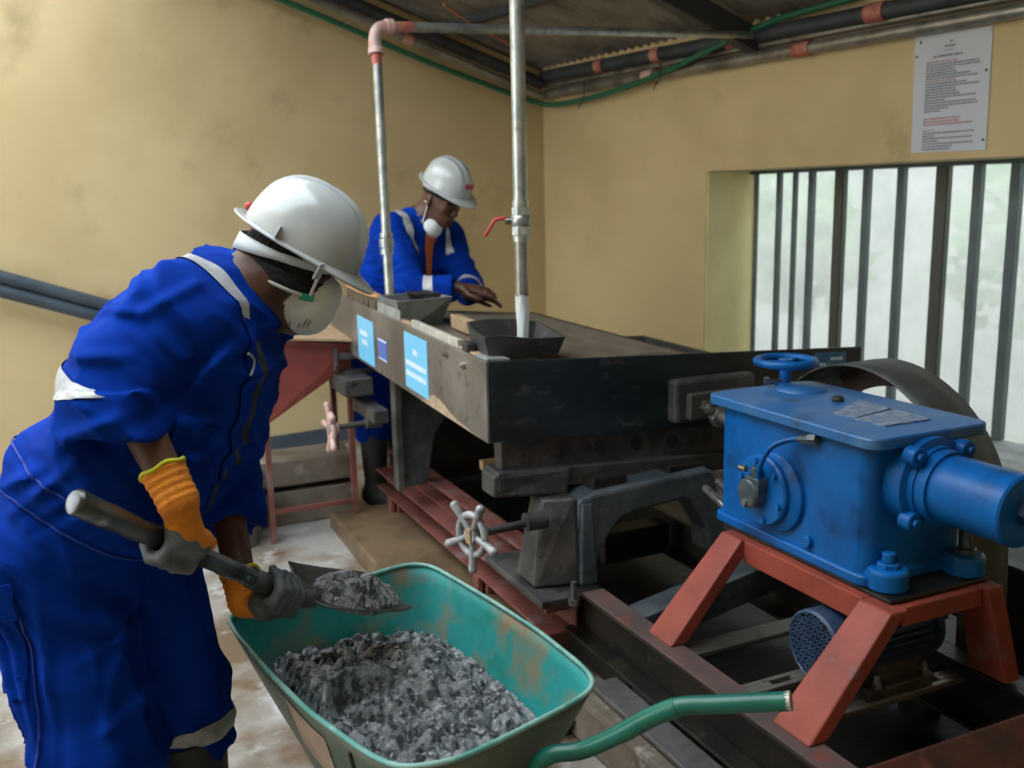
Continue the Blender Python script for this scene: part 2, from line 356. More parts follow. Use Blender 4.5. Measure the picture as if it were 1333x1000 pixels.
# notice on the window wall
nz = thing('notice_sheet', 'white printed notice sheet nailed on the yellow wall above the window', 'notice', RW((WX-.004, 2.66, 1.97)))
MB().hexa([RW((WX-.006, 2.84, 1.722)), RW((WX-.006, 2.476, 1.717)), RW((WX-.001, 2.476, 1.717)), RW((WX-.001, 2.84, 1.722))],
          [RW((WX-.006, 2.85, 2.235)), RW((WX-.006, 2.481, 2.228)), RW((WX-.001, 2.481, 2.228)), RW((WX-.001, 2.85, 2.235))]).build('sheet', M_PAPER, nz)
ib, ir = MB(), MB(); du = Vector(RW((0, -1, 0))); dv = Vector((0, 0, 1))
def ln(mbx, y, z, l, h, sd): print_lines(mbx, RW((WX-.0075, y, z)), du, dv, l, h, sd, .18)
ln(ib, 2.70, 2.17, .055, .008, 1); ln(ir, 2.675, 2.188, .014, .010, 2); ln(ib, 2.70, 2.155, .04, .004, 3); ln(ir, 2.755, 2.128, .03, .010, 4); ln(ib, 2.722, 2.130, .11, .009, 5)
z = 2.108
for i in range(19):
    full = [.15, .26, .26, .14, .15, .22, .25, .15, .20, .26, .15, .16, .17, .25, .1, .25, .26, .12, .08][i]
    ln(ir if i in (0, 7) else ib, 2.785, z, full, .0065, 10+i); z -= .0118
z = 1.862
for i in range(3): ln(ir, 2.785, z, [.18, .18, .24][i], .0075, 40+i); z -= .0125
z = 1.812
for i in range(8): ln(ir if i == 0 else ib, 2.785, z, [.06, .25, .06, .25, .08, .25, .15, .14][i], .0062, 50+i); z -= .0118
ib.build('dark_print', M_INKBLK, nz, fix=False, kind='stuff'); ir.build('red_print', M_INKRED, nz, fix=False, kind='stuff')
for (y, z) in ((2.82, 2.205), (2.497, 2.05), (2.49, 1.76), (2.836, 2.145)):
    MB().cyl(RW((WX-.012, y, z)), RW((WX-.005, y, z)), .005, n=10).build('nail', M_ROOFSTEEL, nz)
# ================================================================== pipes
def pipe_thing(name, label, path, r, m, cat='pipe', group=None, loc=None, joints=(), part='pipe', n=14):
    t = thing(name, label, cat, loc or path[0], group)
    MB().tube(path, r, n).build(part, m, t, smooth=50)
    for (i, jm, k, ln_) in joints:   # i = fraction along the straight path
        a = Vector(path[0]).lerp(Vector(path[-1]), i); d = (Vector(path[-1])-Vector(path[0])).normalized()
        MB().cyl(tuple(a-d*ln_), tuple(a+d*ln_), r*k, n=n).build('coupling', jm, t, smooth=50)
    return t
# elbow drop pipe over the far feed box, running across to the window wall
t = thing('drop_pipe', 'galvanised pipe with red elbow crossing overhead and dropping into the grey feed box', 'pipe', (1.21, 3.93, 1.12))
E0 = Vector((1.245, 4.06, 2.235)); Wp = Vector(RW((WX-.06, 3.764, 2.372)))
MB().tube([(1.222, 3.93, 1.12), (1.222, 3.94, 1.25), tuple(E0-Vector((0, .02, .12)))], .020, 14).build('drop', M_GALV, t, smooth=50)
hd = (Wp-(E0+Vector((.06, 0, .035)))).normalized(); Hs = E0+Vector((.06, 0, .035))
MB().tube([tuple(Hs+hd*.02), tuple(Wp)], .0205, 14).build('cross_pipe', M_GALV, t, smooth=50)
el = MB(); el.tube(spline([tuple(E0-Vector((0, .012, .065))), tuple(E0-Vector((0, .004, .02))), tuple(E0+Vector((.018, 0, .022))), tuple(Hs)], 6), .028, 16)
el.build('elbow', mat('pale_red_fitting', (.50, .27, .22), .5, .2, var=(.42, .36, .33), vscale=25), t, smooth=60)
el = MB(); el.cyl(tuple(E0-Vector((0, .010, .055))), tuple(E0-Vector((0, .016, .080))), .033); el.build('collar', M_PINK, t, smooth=50)
el = MB(); el.cyl(tuple(Hs-hd*.01), tuple(Hs+hd*.02), .032); el.build('collar', M_PINK, t, smooth=50)
MB().cyl(tuple(E0-Vector((0, .016, .08))), tuple(E0-Vector((0, .018, .125))), .0215).build('painted_end', M_REDJOINT, t, smooth=50)
MB().cyl(tuple(Hs+hd*.02), tuple(Hs+hd*.11), .0222).build('painted_end', M_REDJOINT, t, smooth=50)
u = MB()
for z0, z1, r in ((1.33, 1.355, .029), (1.36, 1.395, .032), (1.40, 1.42, .028)): u.cyl((1.224, 3.95, z0), (1.224, 3.953, z1), r, n=12)
u.build('union', M_GALV, t, smooth=40)
MB().cyl((1.237, 4.007, 1.77), (1.2385, 4.014, 1.84), .0206, n=14).build('blue_mark', mat('faded_blue_mark', (.12, .33, .40), .5), t, smooth=50)
# water pipe with ball valve, straight down to the near trough
PX, PY = 1.327, 2.83
t = thing('water_pipe', 'vertical galvanised water pipe with red lever valve above the near trough', 'pipe', (PX, PY, 1.24))
MB().tube([(PX, PY, 1.46), (PX, PY, 2.66)], .0235, 20).build('upper_pipe', M_GALV, t, smooth=50)
mp = MB(); mp.lathe([(.0225, 1.24), (.0225, 1.45), (.018, 1.45), (.018, 1.24)], (PX, PY, 0), n=20, close=True); mp.build('outlet_pipe', M_GALVDARK, t, smooth=50)
vb = MB()
for z0, z1, r in ((1.415, 1.435, .027), (1.437, 1.462, .031), (1.462, 1.50, .028), (1.50, 1.524, .031), (1.526, 1.545, .027)): vb.cyl((PX, PY, z0), (PX, PY, z1), r, n=8 if r > .03 else 20)
vb.ball((PX, PY, 1.481), .034); vb.build('valve_body', M_GALV, t, smooth=40)
SIDE = Vector((-.911, .413, 0))*1.0; Vc = Vector((PX, PY, 1.482))
lv = MB(); lv.cyl(tuple(Vc+SIDE*.025), tuple(Vc+SIDE*.05), .012, n=12); lv.build('valve_stem', M_BOLT, t, smooth=40)
lv = MB(); lv.bar(tuple(Vc+SIDE*.046+Vector((0, 0, .010))), tuple(Vc+SIDE*.085+Vector((0, 0, .004))), .022, .012); lv.bar(tuple(Vc+SIDE*.082+Vector((0, 0, .006))), tuple(Vc+SIDE*.118+Vector((0, 0, -.050))), .020, .011)
lv.build('lever', M_RED, t, bevel=.004, smooth=40)
# falling water
wm = bpy.data.materials.new('falling_water'); wm.use_nodes = True; b = wm.node_tree.nodes['Principled BSDF']
b.inputs['Base Color'].default_value = (.84, .90, .92, 1); b.inputs['Roughness'].default_value = .22; b.inputs['Transmission Weight'].default_value = .35; b.inputs['IOR'].default_value = 1.2
b.inputs['Subsurface Weight'].default_value = .0
def wpt(u, v):
    a = u*2*math.pi; r = .0225*(1-.22*v)*(1+.07*math.sin(3*a+1)+.06*math.sin(5*a+7*v))
    return (PX+r*math.cos(a), PY+r*math.sin(a), 1.245-.165*v)
ws = MB(); ws.grid(wpt, 28, 12, True).build('water_stream', wm, smooth=180)
tag(bpy.data.objects['water_stream'], 'white stream of water falling from the pipe into the near trough', 'water')
# pipes and hose on the window wall
for (nm, lb, z0, z1, r, m, xo, js) in (
    ('wall_pipe', 'lowest grey pipe along the window wall just above the notice', 2.262, 2.262, .032, M_GALVDARK, .045, [(.42, M_REDJOINT, 1.18, .05), (.205, M_PINK, 1.3, .045)]),
    ('wall_pipe', 'upper thick dark pipe along the window wall with red joints', 2.385, 2.345, .040, M_ROOFSTEEL, .055, [(.22, M_REDJOINT, 1.12, .035), (.33, M_REDJOINT, 1.12, .03), (.50, M_REDJOINT, 1.15, .05), (.12, M_REDJOINT, 1.12, .035)])):
    pipe_thing(nm, lb, [RW((WX-xo, 5.75, z0)), RW((WX-xo, .3, z1))], r, m, group='pipes along the window wall', joints=js)
pipe_thing('wall_pipe', 'thin grey pipe between the two thicker pipes near the room corner', [RW((WX-.03, 5.78, 2.322)), RW((WX-.03, .3, 2.322))], .018, M_GALVDARK, group='pipes along the window wall')
pipe_thing('conduit_pipe', 'grey conduit pipe sloping down the top of the back wall under the roof', [RW((1.2, 5.68, 3.07)), RW((3.93, 5.68, 2.235))], .024, M_GALVDARK, joints=[(.62, M_REDJOINT, 1.4, .03), (.36, M_PVC, 1.3, .02)])
pipe_thing('conduit_pipe', 'dark cable duct sloping along the back wall above the conduit', [RW((1.2, 5.74, 3.15)), RW((3.95, 5.74, 2.335))], .04, M_ROOFSTEEL)
hp = spline([RW(p) for p in ((1.3, 5.74, 2.965), (2.35, 5.74, 2.655), (3.0, 5.74, 2.45), (3.6, 5.745, 2.285), (3.90, 5.72, 2.205), (3.955, 5.55, 2.18), (3.94, 5.0, 2.195), (3.93, 4.5, 2.25), (3.92, 4.05, 2.335), (3.94, 3.6, 2.42), (3.96, 3.1, 2.45))], 8)
t = thing('green_hose', 'green hose looped along both walls below the roof', 'hose', hp[0]); MB().tube(hp, .017, 10).build('hose', M_HOSE, t, smooth=80)
for q in ((3.93, 4.45, 2.24), (3.94, 5.2, 2.2)):
    c = Vector(RW(q)); MB().tube([tuple(c+Vector(RW((-.02, 0, .08)))), tuple(c+Vector(RW((-.03, 0, -.02)))), tuple(c+Vector(RW((-.05, .03, -.075))))], .004, 6).build('tie_wire', M_RUBBER, t)
cw = MB(); cw.tube([RW((2.95, 5.3, 2.70)), RW((3.2, 5.42, 2.63)), RW((3.62, 5.5, 2.51))], .010, 8)
tag(cw.build('copper_tube', mat('bright_copper', (.55, .25, .17), .4, .5), smooth=60), 'short copper coloured tube hanging under the roof sheets', 'tube')
# two grey PVC pipes sloping along the back wall
for k, (dz, lb) in enumerate(((.0, 'upper of two dark grey plastic pipes sloping down the back wall'), (-.075, 'lower of two dark grey plastic pipes sloping down the back wall'))):
    z = lambda x: 1.205+dz-.374*(x-.469)
    t = pipe_thing('plastic_pipe', lb, [RW((-1.6, BY-.14, z(-1.6))), RW((1.55, BY-.14, z(1.55)))], .036, M_PVC, group='plastic pipes on the back wall')
    for x in (-.9, 1.45):
        MB().bar(RW((x, BY-.18, z(x)-.0)), RW((x, BY-.002, z(x)-.0)), .02, .085).build('pipe_bracket', M_ROOFSTEEL, t)
# ================================================================== shaking table
AX, AY = 1.129, 2.683
def tz(p):
    f = 1-.55*max(0, min(1, (p[0]-AX)/.9))
    return (p[0], p[1], p[2]-.051*(p[0]-AX)+.04*(p[1]-AY)*f)
T = thing('shaking_table', 'long ore shaking table with dark steel sides on red rails', 'machine', (1.6, 3.4, .085))
def tb(name, m, fn, bevel=.004, smooth=None, parent=T, tilt=True, kind=None, label=None):
    mb = MB(); fn(mb)
    if tilt: mb.map(tz)
    return mb.build(name, m, parent, bevel=bevel, smooth=smooth, kind=kind, label=label)
tb('head_board', M_DARKGREEN, lambda b: b.box((AX+.013, AY, .80), (2.654, AY+.012, 1.06)))
sb = tb('side_board', M_STEELGREY, lambda b: (b.box((AX, AY, .80), (AX+.012, 4.62, 1.06)), b.box((AX, AY, .80), (AX+.06, 4.62, .808))))
tb('worn_patch', mat('bare_primer_patch', (.42, .31, .21), .6, var=(.3, .22, .15), vscale=20), lambda b: b.add([(AX-.0012, 2.75, .803), (AX-.0012, 3.30, .803), (AX-.0012, 3.17, .852), (AX-.0012, 3.10, .850), (AX-.0012, 2.95, .818)], [(0, 1, 2, 3, 4)]), 0, parent=sb)
def deckfn(b):
    b.box((AX+.05, AY+.013, .985), (1.99, 4.16, 1.028))
tb('deck', M_DECK, deckfn, .003)
def riff(b):
    for i in range(34):
        x = 1.42+i*.0165; b.box((x, AY+.10+.012*i*.3, 1.028), (x+.005, 4.14-.02*(34-i)*.4, 1.0325))
tb('riffles', mat('worn_riffle_strip', (.15, .125, .095), .5, var=(.10, .08, .06), vscale=12, stretch=(1, .5, 1)), riff, 0, kind='stuff')
tb('deck_edge', M_BLACK, lambda b: b.box((1.991, AY+.013, .95), (2.01, 4.16, 1.03)))
tb('launder', M_CASTDARK, lambda b: (b.box((2.02, AY+.014, .80), (2.64, 4.16, .815)), b.box((2.63, AY+.014, .815), (2.64, 4.16, .90)), b.box((2.02, 4.15, .815), (2.63, 4.16, .90))))
for y in (2.80, 3.35, 4.0): tb('deck_frame', M_BLACK, lambda b: b.box((AX+.10, y, .86), (2.0, y+.07, .984)))
tb('timber_strip', M_WOOD, lambda b: b.box((AX+.016, 2.80, 1.03), (AX+.049, 3.80, 1.064)), .003)
tb('timber_strip', M_WOOD, lambda b: b.box((1.36, 2.98, 1.03), (1.40, 3.58, 1.085)), .003)
tb('metal_strip', mat('white_stained_metal', (.55, .52, .45), .5, .2, var=(.38, .36, .33), vscale=20), lambda b: b.box((AX+.013, 2.95, 1.05), (AX+.034, 3.42, 1.085)), .002)
tb('metal_bracket', M_ALU, lambda b: (b.box((AX+.013, 3.56, 1.04), (AX+.020, 3.86, 1.098)), b.box((AX+.013, 3.56, 1.04), (AX+.045, 3.86, 1.046))), .002)
tb('angle_clip', M_ALU, lambda b: b.box((AX+.013, 2.70, 1.055), (AX+.09, 2.79, 1.066)), .002)
tb('rubber_block', M_RUBBER, lambda b: b.box((AX+.006, 2.85, 1.045), (AX+.045, 2.90, 1.092)), .008)
for (y, z) in ((3.015, 1.045), (2.86, 1.035)):
    tb('bolt', M_BOLT, lambda b: (b.cyl((AX-.012, y, z-.02), (AX, y, z-.02), .012, n=8), b.cyl((AX-.018, y, z-.02), (AX-.012, y, z-.02), .006, n=8)), 0, 40)
# stickers on the side board
def sticker(y0, y1, z0, z1, m, lines, name='sticker'):
    o = tb(name, m, lambda b: b.box((AX-.0025, y0, z0), (AX, y1, z1)), 0)
    t = MB()
    for k, (ya, l, z, h) in enumerate(lines): print_lines(t, tz((AX-.0035, ya, z)), (0, -1, -.04), (0, 0, 1), l, h, 90+k, .12)
    if lines: t.build('print', M_STICKTXT, o, fix=False, kind='stuff')
sticker(3.215, 3.470, .823, 1.035, M_STICKER, [(3.37, .055, .960, .022), (3.455, .225, .912, .020), (3.455, .22, .872, .020)])
sticker(3.885, 4.125, .815, 1.005, M_STICKER, [(4.08, .11, .928, .022), (4.06, .085, .89, .022)])
o = tb('sticker', M_STICKVIO, lambda b: b.box((AX-.0025, 3.705, .868), (AX, 3.82, .952)), 0)
tb('print', M_STICKTXT, lambda b: (b.box((AX-.0035, 3.705, .945), (AX-.0026, 3.82, .952)), b.box((AX-.0035, 3.705, .868), (AX-.0026, 3.82, .873))), 0, parent=o, kind='stuff')
o = tb('data_plate', M_PLATEBLUE, lambda b: b.box((2.43, AY-.003, .955), (2.575, AY, 1.045)), 0)
b_ = MB()
for k, (x, l, z) in enumerate(((2.50, .06, 1.015), (2.45, .03, .995), (2.50, .05, .985), (2.45, .05, .968))): print_lines(b_, tz((x, AY-.004, z)), (1, 0, -.05), (0, 0, 1), l, .011, 120+k, .12)
b_.build('print', M_STICKTXT, o, fix=False, kind='stuff')
# far grey feed box with open top
def hollow(b, t4, b4, th=.010):
    T4 = [Vector(p) for p in t4]; B4 = [Vector(p) for p in b4]; ct = sum(T4, Vector())/4; cb = sum(B4, Vector())/4
    def inn(p, c): d = c-p; return p+Vector((math.copysign(min(abs(d.x), th*1.6), d.x), math.copysign(min(abs(d.y), th*1.6), d.y), 0))
    TI = [inn(p, ct) for p in T4]; BI = [inn(p, cb)+Vector((0, 0, th)) for p in B4]
    vs = [tuple(p) for p in B4+T4+TI+BI]
    fs = [(0, 3, 2, 1)]+[(i, (i+1) % 4, 4+(i+1) % 4, 4+i) for i in range(4)]+[(4+i, 4+(i+1) % 4, 8+(i+1) % 4, 8+i) for i in range(4)]+[(8+i, 8+(i+1) % 4, 12+(i+1) % 4, 12+i) for i in range(4)]+[(12, 13, 14, 15)]
    b.add(vs, fs)
tb('feed_box', mat('grey_painted_feed_box', (.20, .215, .215), .5, .2, var=(.11, .115, .12), vscale=7, spot=(.34, .36, .36), sscale=14), lambda b: hollow(b, [(1.145, 3.60, 1.165), (1.405, 3.66, 1.165), (1.405, 3.96, 1.165), (1.145, 3.90, 1.165)], [(1.165, 3.62, 1.03), (1.36, 3.72, 1.03), (1.36, 3.92, 1.03), (1.165, 3.88, 1.03)]), .003, tilt=False)
tb('box_lid', M_BLACK, lambda b: b.box((1.29, 3.76, 1.166), (1.39, 3.93, 1.172)), .002, tilt=False)
# near rubber trough, ragged rim
def trough(b):
    top = [(1.150, 2.735, 1.128), (1.20, 2.725, 1.132), (1.30, 2.725, 1.115), (1.40, 2.73, 1.110), (1.437, 2.74, 1.108), (1.450, 2.85, 1.118), (1.455, 2.98, 1.132), (1.37, 2.99, 1.146), (1.27, 2.99, 1.153), (1.19, 2.985, 1.148), (1.165, 2.90, 1.138), (1.152, 2.80, 1.130)]
    c = Vector((1.30, 2.85, 0)); n = len(top); vs = []
    for p in top: q = Vector(p); vs.append(tuple(q))
    for p in top: q = Vector(p); d = (Vector((q.x, q.y, 0))-c); e = c+d*.86; vs.append((e.x, e.y, 1.052))
    for p in top: q = Vector(p); d = (Vector((q.x, q.y, 0))-c); e = c+d*.93; vs.append((e.x, e.y, q.z))
    for p in top: q = Vector(p); d = (Vector((q.x, q.y, 0))-c); e = c+d*.76; vs.append((e.x, e.y, 1.064))
    fs = []
    for i in range(n):
        j = (i+1) % n; fs += [(i, j, n+j, n+i), (i, 2*n+i, 2*n+j, j), (2*n+i, 3*n+i, 3*n+j, 2*n+j)]
    fs += [tuple(range(n, 2*n)), tuple(reversed(range(3*n, 4*n)))]
    b.add(vs, fs)
tb('feed_trough', mat('black_rubber_trough', (.03, .033, .034), .55, var=(.05, .05, .048), vscale=12, spot=(.16, .14, .115), sscale=18, slo=.62, shi=.74), trough, 0, 25, tilt=False)
# channel under the head board
tb('head_beam', M_CASTDARK, lambda b: (b.box((1.19, 2.72, .695), (2.20, 2.78, .80)), b.box((1.165, 2.69, .635), (2.20, 2.80, .70))), .006)
for k in range(4):
    x = 1.55+.145*k; tb('beam_hole', M_RUBBER, lambda b: b.cyl((x, 2.719, .75), (x, 2.7185, .75), .024, n=16), 0)
tb('beam_block', M_CASTDARK, lambda b: b.hexa([(1.15, 2.70, .615), (1.40, 2.66, .60), (1.40, 2.80, .60), (1.15, 2.80, .615)], [(1.15, 2.69, .69), (1.42, 2.67, .69), (1.42, 2.80, .69), (1.15, 2.80, .69)]), .01, tilt=False)
# arched support casting
def bracket(b, y0=2.585, y1=2.70):
    b.prism([(1.385, .33), (1.46, .33), (1.475, .42), (1.55, .515), (1.60, .53), (1.80, .545), (1.83, .53), (1.90, .42), (1.915, .33), (2.0, .33), (1.955, .50), (1.925, .622), (1.90, .640), (1.45, .615), (1.40, .60)], y0, y1, 'XZ')
tb('support_casting', M_CASTBLUE, bracket, .012, tilt=False)
tb('casting_post', M_CASTDARK, lambda b: b.hexa([(1.24, 2.60, .33), (1.385, 2.56, .33), (1.385, 2.74, .33), (1.24, 2.74, .33)], [(1.30, 2.66, .60), (1.395, 2.60, .61), (1.395, 2.74, .61), (1.30, 2.74, .60)]), .01, tilt=False)
tb('casting_rib', M_CASTBLUE, lambda b: b.hexa([(1.385, 2.545, .33), (1.445, 2.545, .33), (1.445, 2.585, .33), (1.385, 2.585, .33)], [(1.405, 2.575, .59), (1.44, 2.575, .59), (1.44, 2.585, .59), (1.405, 2.585, .59)]), .006, tilt=False)
for (x0, x1) in ((1.47, 1.60), (1.76, 1.90)): tb('rocker_pad', M_BLACK, lambda b: b.box((x0, 2.62, .60), (x1, 2.70, .655)), .006, tilt=False)
tb('shade_panel', M_BLACK, lambda b: b.box((1.53, 4.40, .10), (2.70, 4.415, .80)), .003, tilt=False)  # dark sheet added to black out the lit floor behind the table
tb('far_support', M_CASTBLUE, lambda b: (b.prism([(1.22, .33), (1.33, .33), (1.37, .55), (1.48, .70), (1.75, .72), (1.82, .60), (1.85, .33), (1.95, .33), (1.92, .82), (1.22, .82)], 3.84, 3.93, 'XZ')), .008, tilt=False)
tb('far_post', M_CASTDARK, lambda b: (b.box((1.18, 3.80, .33), (1.215, 3.86, .86)), b.box((1.13, 3.95, .60), (1.20, 4.30, .66)), b.box((1.05, 4.10, .70), (1.18, 4.40, .78))), .006, tilt=False)
# rails: upper channel, lower beam
def chan(b, x0, x1, z0, z1, y0, y1, t=.010):
    b.box((x1-t, y0, z0), (x1, y1, z1)); b.box((x0, y0, z1-t), (x1-t, y1, z1)); b.box((x0, y0, z0), (x1-t, y1, z0+t))
tb('upper_rail', M_REDFADE, lambda b: chan(b, 1.355, 1.43, .245, .33, 2.62, 4.52), .002, tilt=False)
tb('lower_rail', M_REDFADE, lambda b: chan(b, 1.285, 1.40, .15, .244, 2.60, 4.50), .002, tilt=False)
tb('front_rail', M_BLACK, lambda b: chan(b, 1.355, 1.43, .16, .33, 1.36, 2.619), .002, tilt=False)
tb('rail_ledge', mat('worn_grey_rail', (.17, .16, .16), .45, .4, var=(.09, .08, .075), vscale=9), lambda b: b.box((1.27, .9, .13), (1.36, 2.29, .145)), .003, tilt=False)
tb('rail_top', mat('rubbed_red_rail', (.20, .12, .105), .42, .35, var=(.12, .095, .09), vscale=7, spot=(.30, .08, .055), sscale=9, slo=.6, shi=.7), lambda b: b.box((1.356, 1.36, .3305), (1.432, 2.49, .336)), .002, tilt=False)
tb('base_plate', M_CASTDARK, lambda b: b.box((1.22, 2.50, .30), (1.355, 2.95, .325)), .004, tilt=False)
tb('right_rail', M_BLACK, lambda b: chan(b, 2.02, 2.10, .16, .33, 1.36, 4.5), .002, tilt=False)  # black colour also deepens the shade under the machine
for y in (4.28, 3.2): tb('rail_foot', M_REDFADE, lambda b: (b.box((1.31, y-.05, .085), (1.375, y+.05, .15)), b.box((1.28, y-.03, .085), (1.30, y+.03, .15))), .003, tilt=False)
for y in (2.15, 1.45): tb('rail_foot', M_BLACK, lambda b: b.box((1.36, y-.05, .10), (1.42, y+.05, .16)), .003, tilt=False)
for y in (1.8, 4.2): tb('rail_foot', M_BLACK, lambda b: b.box((2.03, y-.05, .085), (2.09, y+.05, .16)), .003, tilt=False)
tb('cross_member', M_CASTBLUE, lambda b: b.hexa([(1.43, 2.30, .20), (2.05, 2.36, .27), (2.05, 2.46, .27), (1.43, 2.40, .20)], [(1.43, 2.30, .30), (2.05, 2.36, .37), (2.05, 2.46, .37), (1.43, 2.40, .30)]), .004, tilt=False)
tb('cross_member', M_STEELGREY, lambda b: b.box((1.43, 2.02, .30), (2.02, 2.09, .315)), .003, tilt=False)
for y in (3.0, 3.9): tb('cross_member', M_BLACK, lambda b: b.box((1.43, y, .18), (2.02, y+.09, .30)), .003, tilt=False)
tb('cross_member', M_WOOD, lambda b: b.box((1.45, 3.50, .46), (1.85, 3.54, .50)), .003, tilt=False)
for (x, y, z) in ((1.475, 2.64, .375), (1.515, 2.65, .395)): tb('adjusting_bolt', M_BOLT, lambda b: b.cyl((x, y, z-.045), (x, y, z+.045), .016, n=10), .002, 40, tilt=False)
tb('bolt', M_CASTDARK, lambda b: (b.cyl((1.30, 2.44, .325), (1.30, 2.44, .40), .010, n=10), b.cyl((1.30, 2.44, .325), (1.30, 2.44, .345), .018, n=6)), 0, 40, tilt=False)
# star handwheels
def star_wheel(c, x1, m, pm, rot, nw):
    c = Vector(c); ax = Vector((1, 0, 0)); nw = Vector(nw).normalized(); ew = Vector((nw.y, -nw.x, 0))
    tb('adjuster_rod', M_CASTDARK, lambda b: (b.cyl(tuple(c+ax*.02), (x1, c.y, c.z+.01), .013, n=12), b.cyl((x1-.07, c.y, c.z+.01), (x1, c.y, c.z+.01), .03, n=14)), 0, 40, tilt=False)
    def f(b):
        ring = [tuple(c+ew*(math.cos(a)*.056)+Vector((0, 0, math.sin(a)*.064))) for a in np.linspace(0, 2*math.pi, 26)]
        b.tube(ring, .012, 10, caps=False)
        b.cyl(tuple(c+nw*.014), tuple(c-nw*.03), .024, n=14)
        for k in range(5):
            a = rot+k*2*math.pi/5; d = (nw*.10+ew*math.cos(a)+Vector((0, 0, math.sin(a)*1.15))).normalized()
            b.tube([tuple(c+d*.018), tuple(c+d*.06), tuple(c+d*.104)], [.009, .011, .014], 10); b.ball(tuple(c+d*.106), .0145)
    tb('star_handwheel', m, f, 0, 60, tilt=False)
    tb('hub_insert', pm, lambda b: b.bar(tuple(c+nw*.016+Vector((0, 0, -.024))), tuple(c+nw*.016+Vector((0, 0, .024))), .022, .006, tuple(nw)), .002, tilt=False)
star_wheel((1.035, 2.6, .545), 1.285, M_WHEELGREY, M_WOOD, .85, (-.93, -.37, 0))
star_wheel((.974, 4.08, .575), 1.20, M_PINK, M_WHEELGREY, 1.3, (-1, .05, 0))
# drive bracket on the head board
tb('drive_plate', M_CASTDARK, lambda b: b.box((1.79, AY-.055, .795), (2.12, AY, .945)), .014, tilt=False)
tb('drive_plate', mat('greasy_brown_plate', (.085, .075, .065), .45, .4, var=(.14, .125, .11), vscale=12), lambda b: b.box((1.83, AY-.085, .81), (2.10, AY-.055, .90)), .006, tilt=False)
tb('bolt', M_BOLT, lambda b: (b.cyl((1.89, AY-.12, .853), (1.89, AY-.085, .853), .012, n=8), b.cyl((1.89, AY-.098, .853), (1.89, AY-.085, .853), .024, n=6)), 0, 40, tilt=False)

# hand brush lying on the side board
B = thing('hand_brush', 'wooden backed hand brush lying on the side board of the shaking table', 'brush', (1.16, 4.1, 1.115))
bm_ = MB(); bm_.grid(lambda u, v: (1.16+.027*math.cos(u*2*math.pi)*math.sin(math.pi*(.08+.84*v))**.35, 3.86+.50*v, 1.158+.016*v+.014*math.sin(u*2*math.pi)*math.sin(math.pi*(.05+.9*v))**.3), 16, 14, True); bm_.build('brush_back', M_BRUSHWOOD, B, smooth=80)
br = MB()
for i in range(30):
    for j in range(5):
        x = 1.142+.009*j; y = 3.885+.0155*i; zz = 1.145+.016*(y-3.86)/.5; br.tube([(x, y, zz+.004), (x+random.uniform(-.004, .004), y+random.uniform(-.006, .006), zz-.042)], .0034, 5)
br.build('bristles', mat('dirty_bristle', (.10, .075, .05), .8, var=(.2, .16, .1), vscale=40), B, kind='stuff', fix=False)

# ================================================================== drive head (gearbox), its stand, motor, belt guard
S = thing('gearbox_stand', 'red oxide steel trestle stand under the blue gearbox', 'stand', (1.75, 1.8, .336))
def legf(b, tx, bx, y0, y1, wd=.055, ztop=.60):
    s_ = 1 if bx > tx else -1
    b.hexa([(bx-wd/2, y0-.012, .337), (bx+wd/2, y0-.012, .337), (bx+wd/2, y1+.012, .337), (bx-wd/2, y1+.012, .337)], [(tx-wd/2, y0, ztop), (tx+wd/2, y0, ztop), (tx+wd/2, y1, ztop), (tx-wd/2, y1, ztop)])
for (tx, bx, y0, y1) in ((1.655, 1.415, 1.515, 1.615), (1.655, 1.415, 2.06, 2.15), (1.965, 2.04, 1.515, 1.60), (1.965, 2.06, 2.06, 2.15)):
    b = MB(); legf(b, tx, bx, y0, y1); b.build('leg', M_REDOX, S, bevel=.005)
b = MB(); b.box((1.635, 1.615, .535), (1.68, 2.06, .60)); b.build('side_rail', M_REDOX, S, bevel=.004)
b = MB(); b.box((1.94, 1.60, .535), (1.985, 2.06, .60)); b.build('side_rail', M_REDOX, S, bevel=.004)
b = MB(); b.box((1.682, 1.53, .55), (1.94, 1.575, .598)); b.build('end_rail', M_REDOX, S, bevel=.004)
b = MB(); b.box((1.682, 2.09, .55), (1.94, 2.14, .598)); b.build('end_rail', M_REDOX, S, bevel=.004)
b = MB(); b.box((1.66, 1.55, .6005), (1.98, 2.18, .611)); b.build('top_plate', M_BLACK, S, bevel=.003)
b = MB(); b.tube([(1.43, 1.40, .255), (2.10, 1.40, .255)], .075, 4); b.build('front_beam', mat('dark_rusty_beam', (.10, .03, .02), .5, .1, var=(.04, .022, .018), vscale=9, spot=(.32, .09, .05), sscale=8, slo=.58, shi=.72, bump=.2), S, bevel=.006)

G = thing('gearbox', 'blue painted gearbox drive head with a small handwheel on top', 'gearbox', (1.83, 1.93, .611))
def gb(name, m, fn, bevel=0., smooth=None, parent=G, label=None):
    b = MB(); fn(b); return b.build(name, m, parent, bevel=bevel, smooth=smooth, label=label)
def rrect(x0, x1, y0, y1, r, n=6):
    P = []
    for (cx, cy, a0) in ((x1-r, y1-r, 0), (x0+r, y1-r, 90), (x0+r, y0+r, 180), (x1-r, y0+r, 270)):
        for k in range(n): a = math.radians(a0+90*k/(n-1)); P.append((cx+r*math.cos(a), cy+r*math.sin(a)))
    return P
gb('housing', M_BLUE, lambda b: (b.prism(rrect(1.665, 1.995, 1.64, 2.22, .035), .611, .955, 'XY'), b.prism(rrect(1.655, 2.005, 1.63, 2.23, .03), .611, .64, 'XY')), .006, 35)
lid = gb('lid', M_BLUETOP, lambda b: b.prism(rrect(1.645, 2.035, 1.61, 2.265, .04), .955, .985, 'XY'), .005, 35)
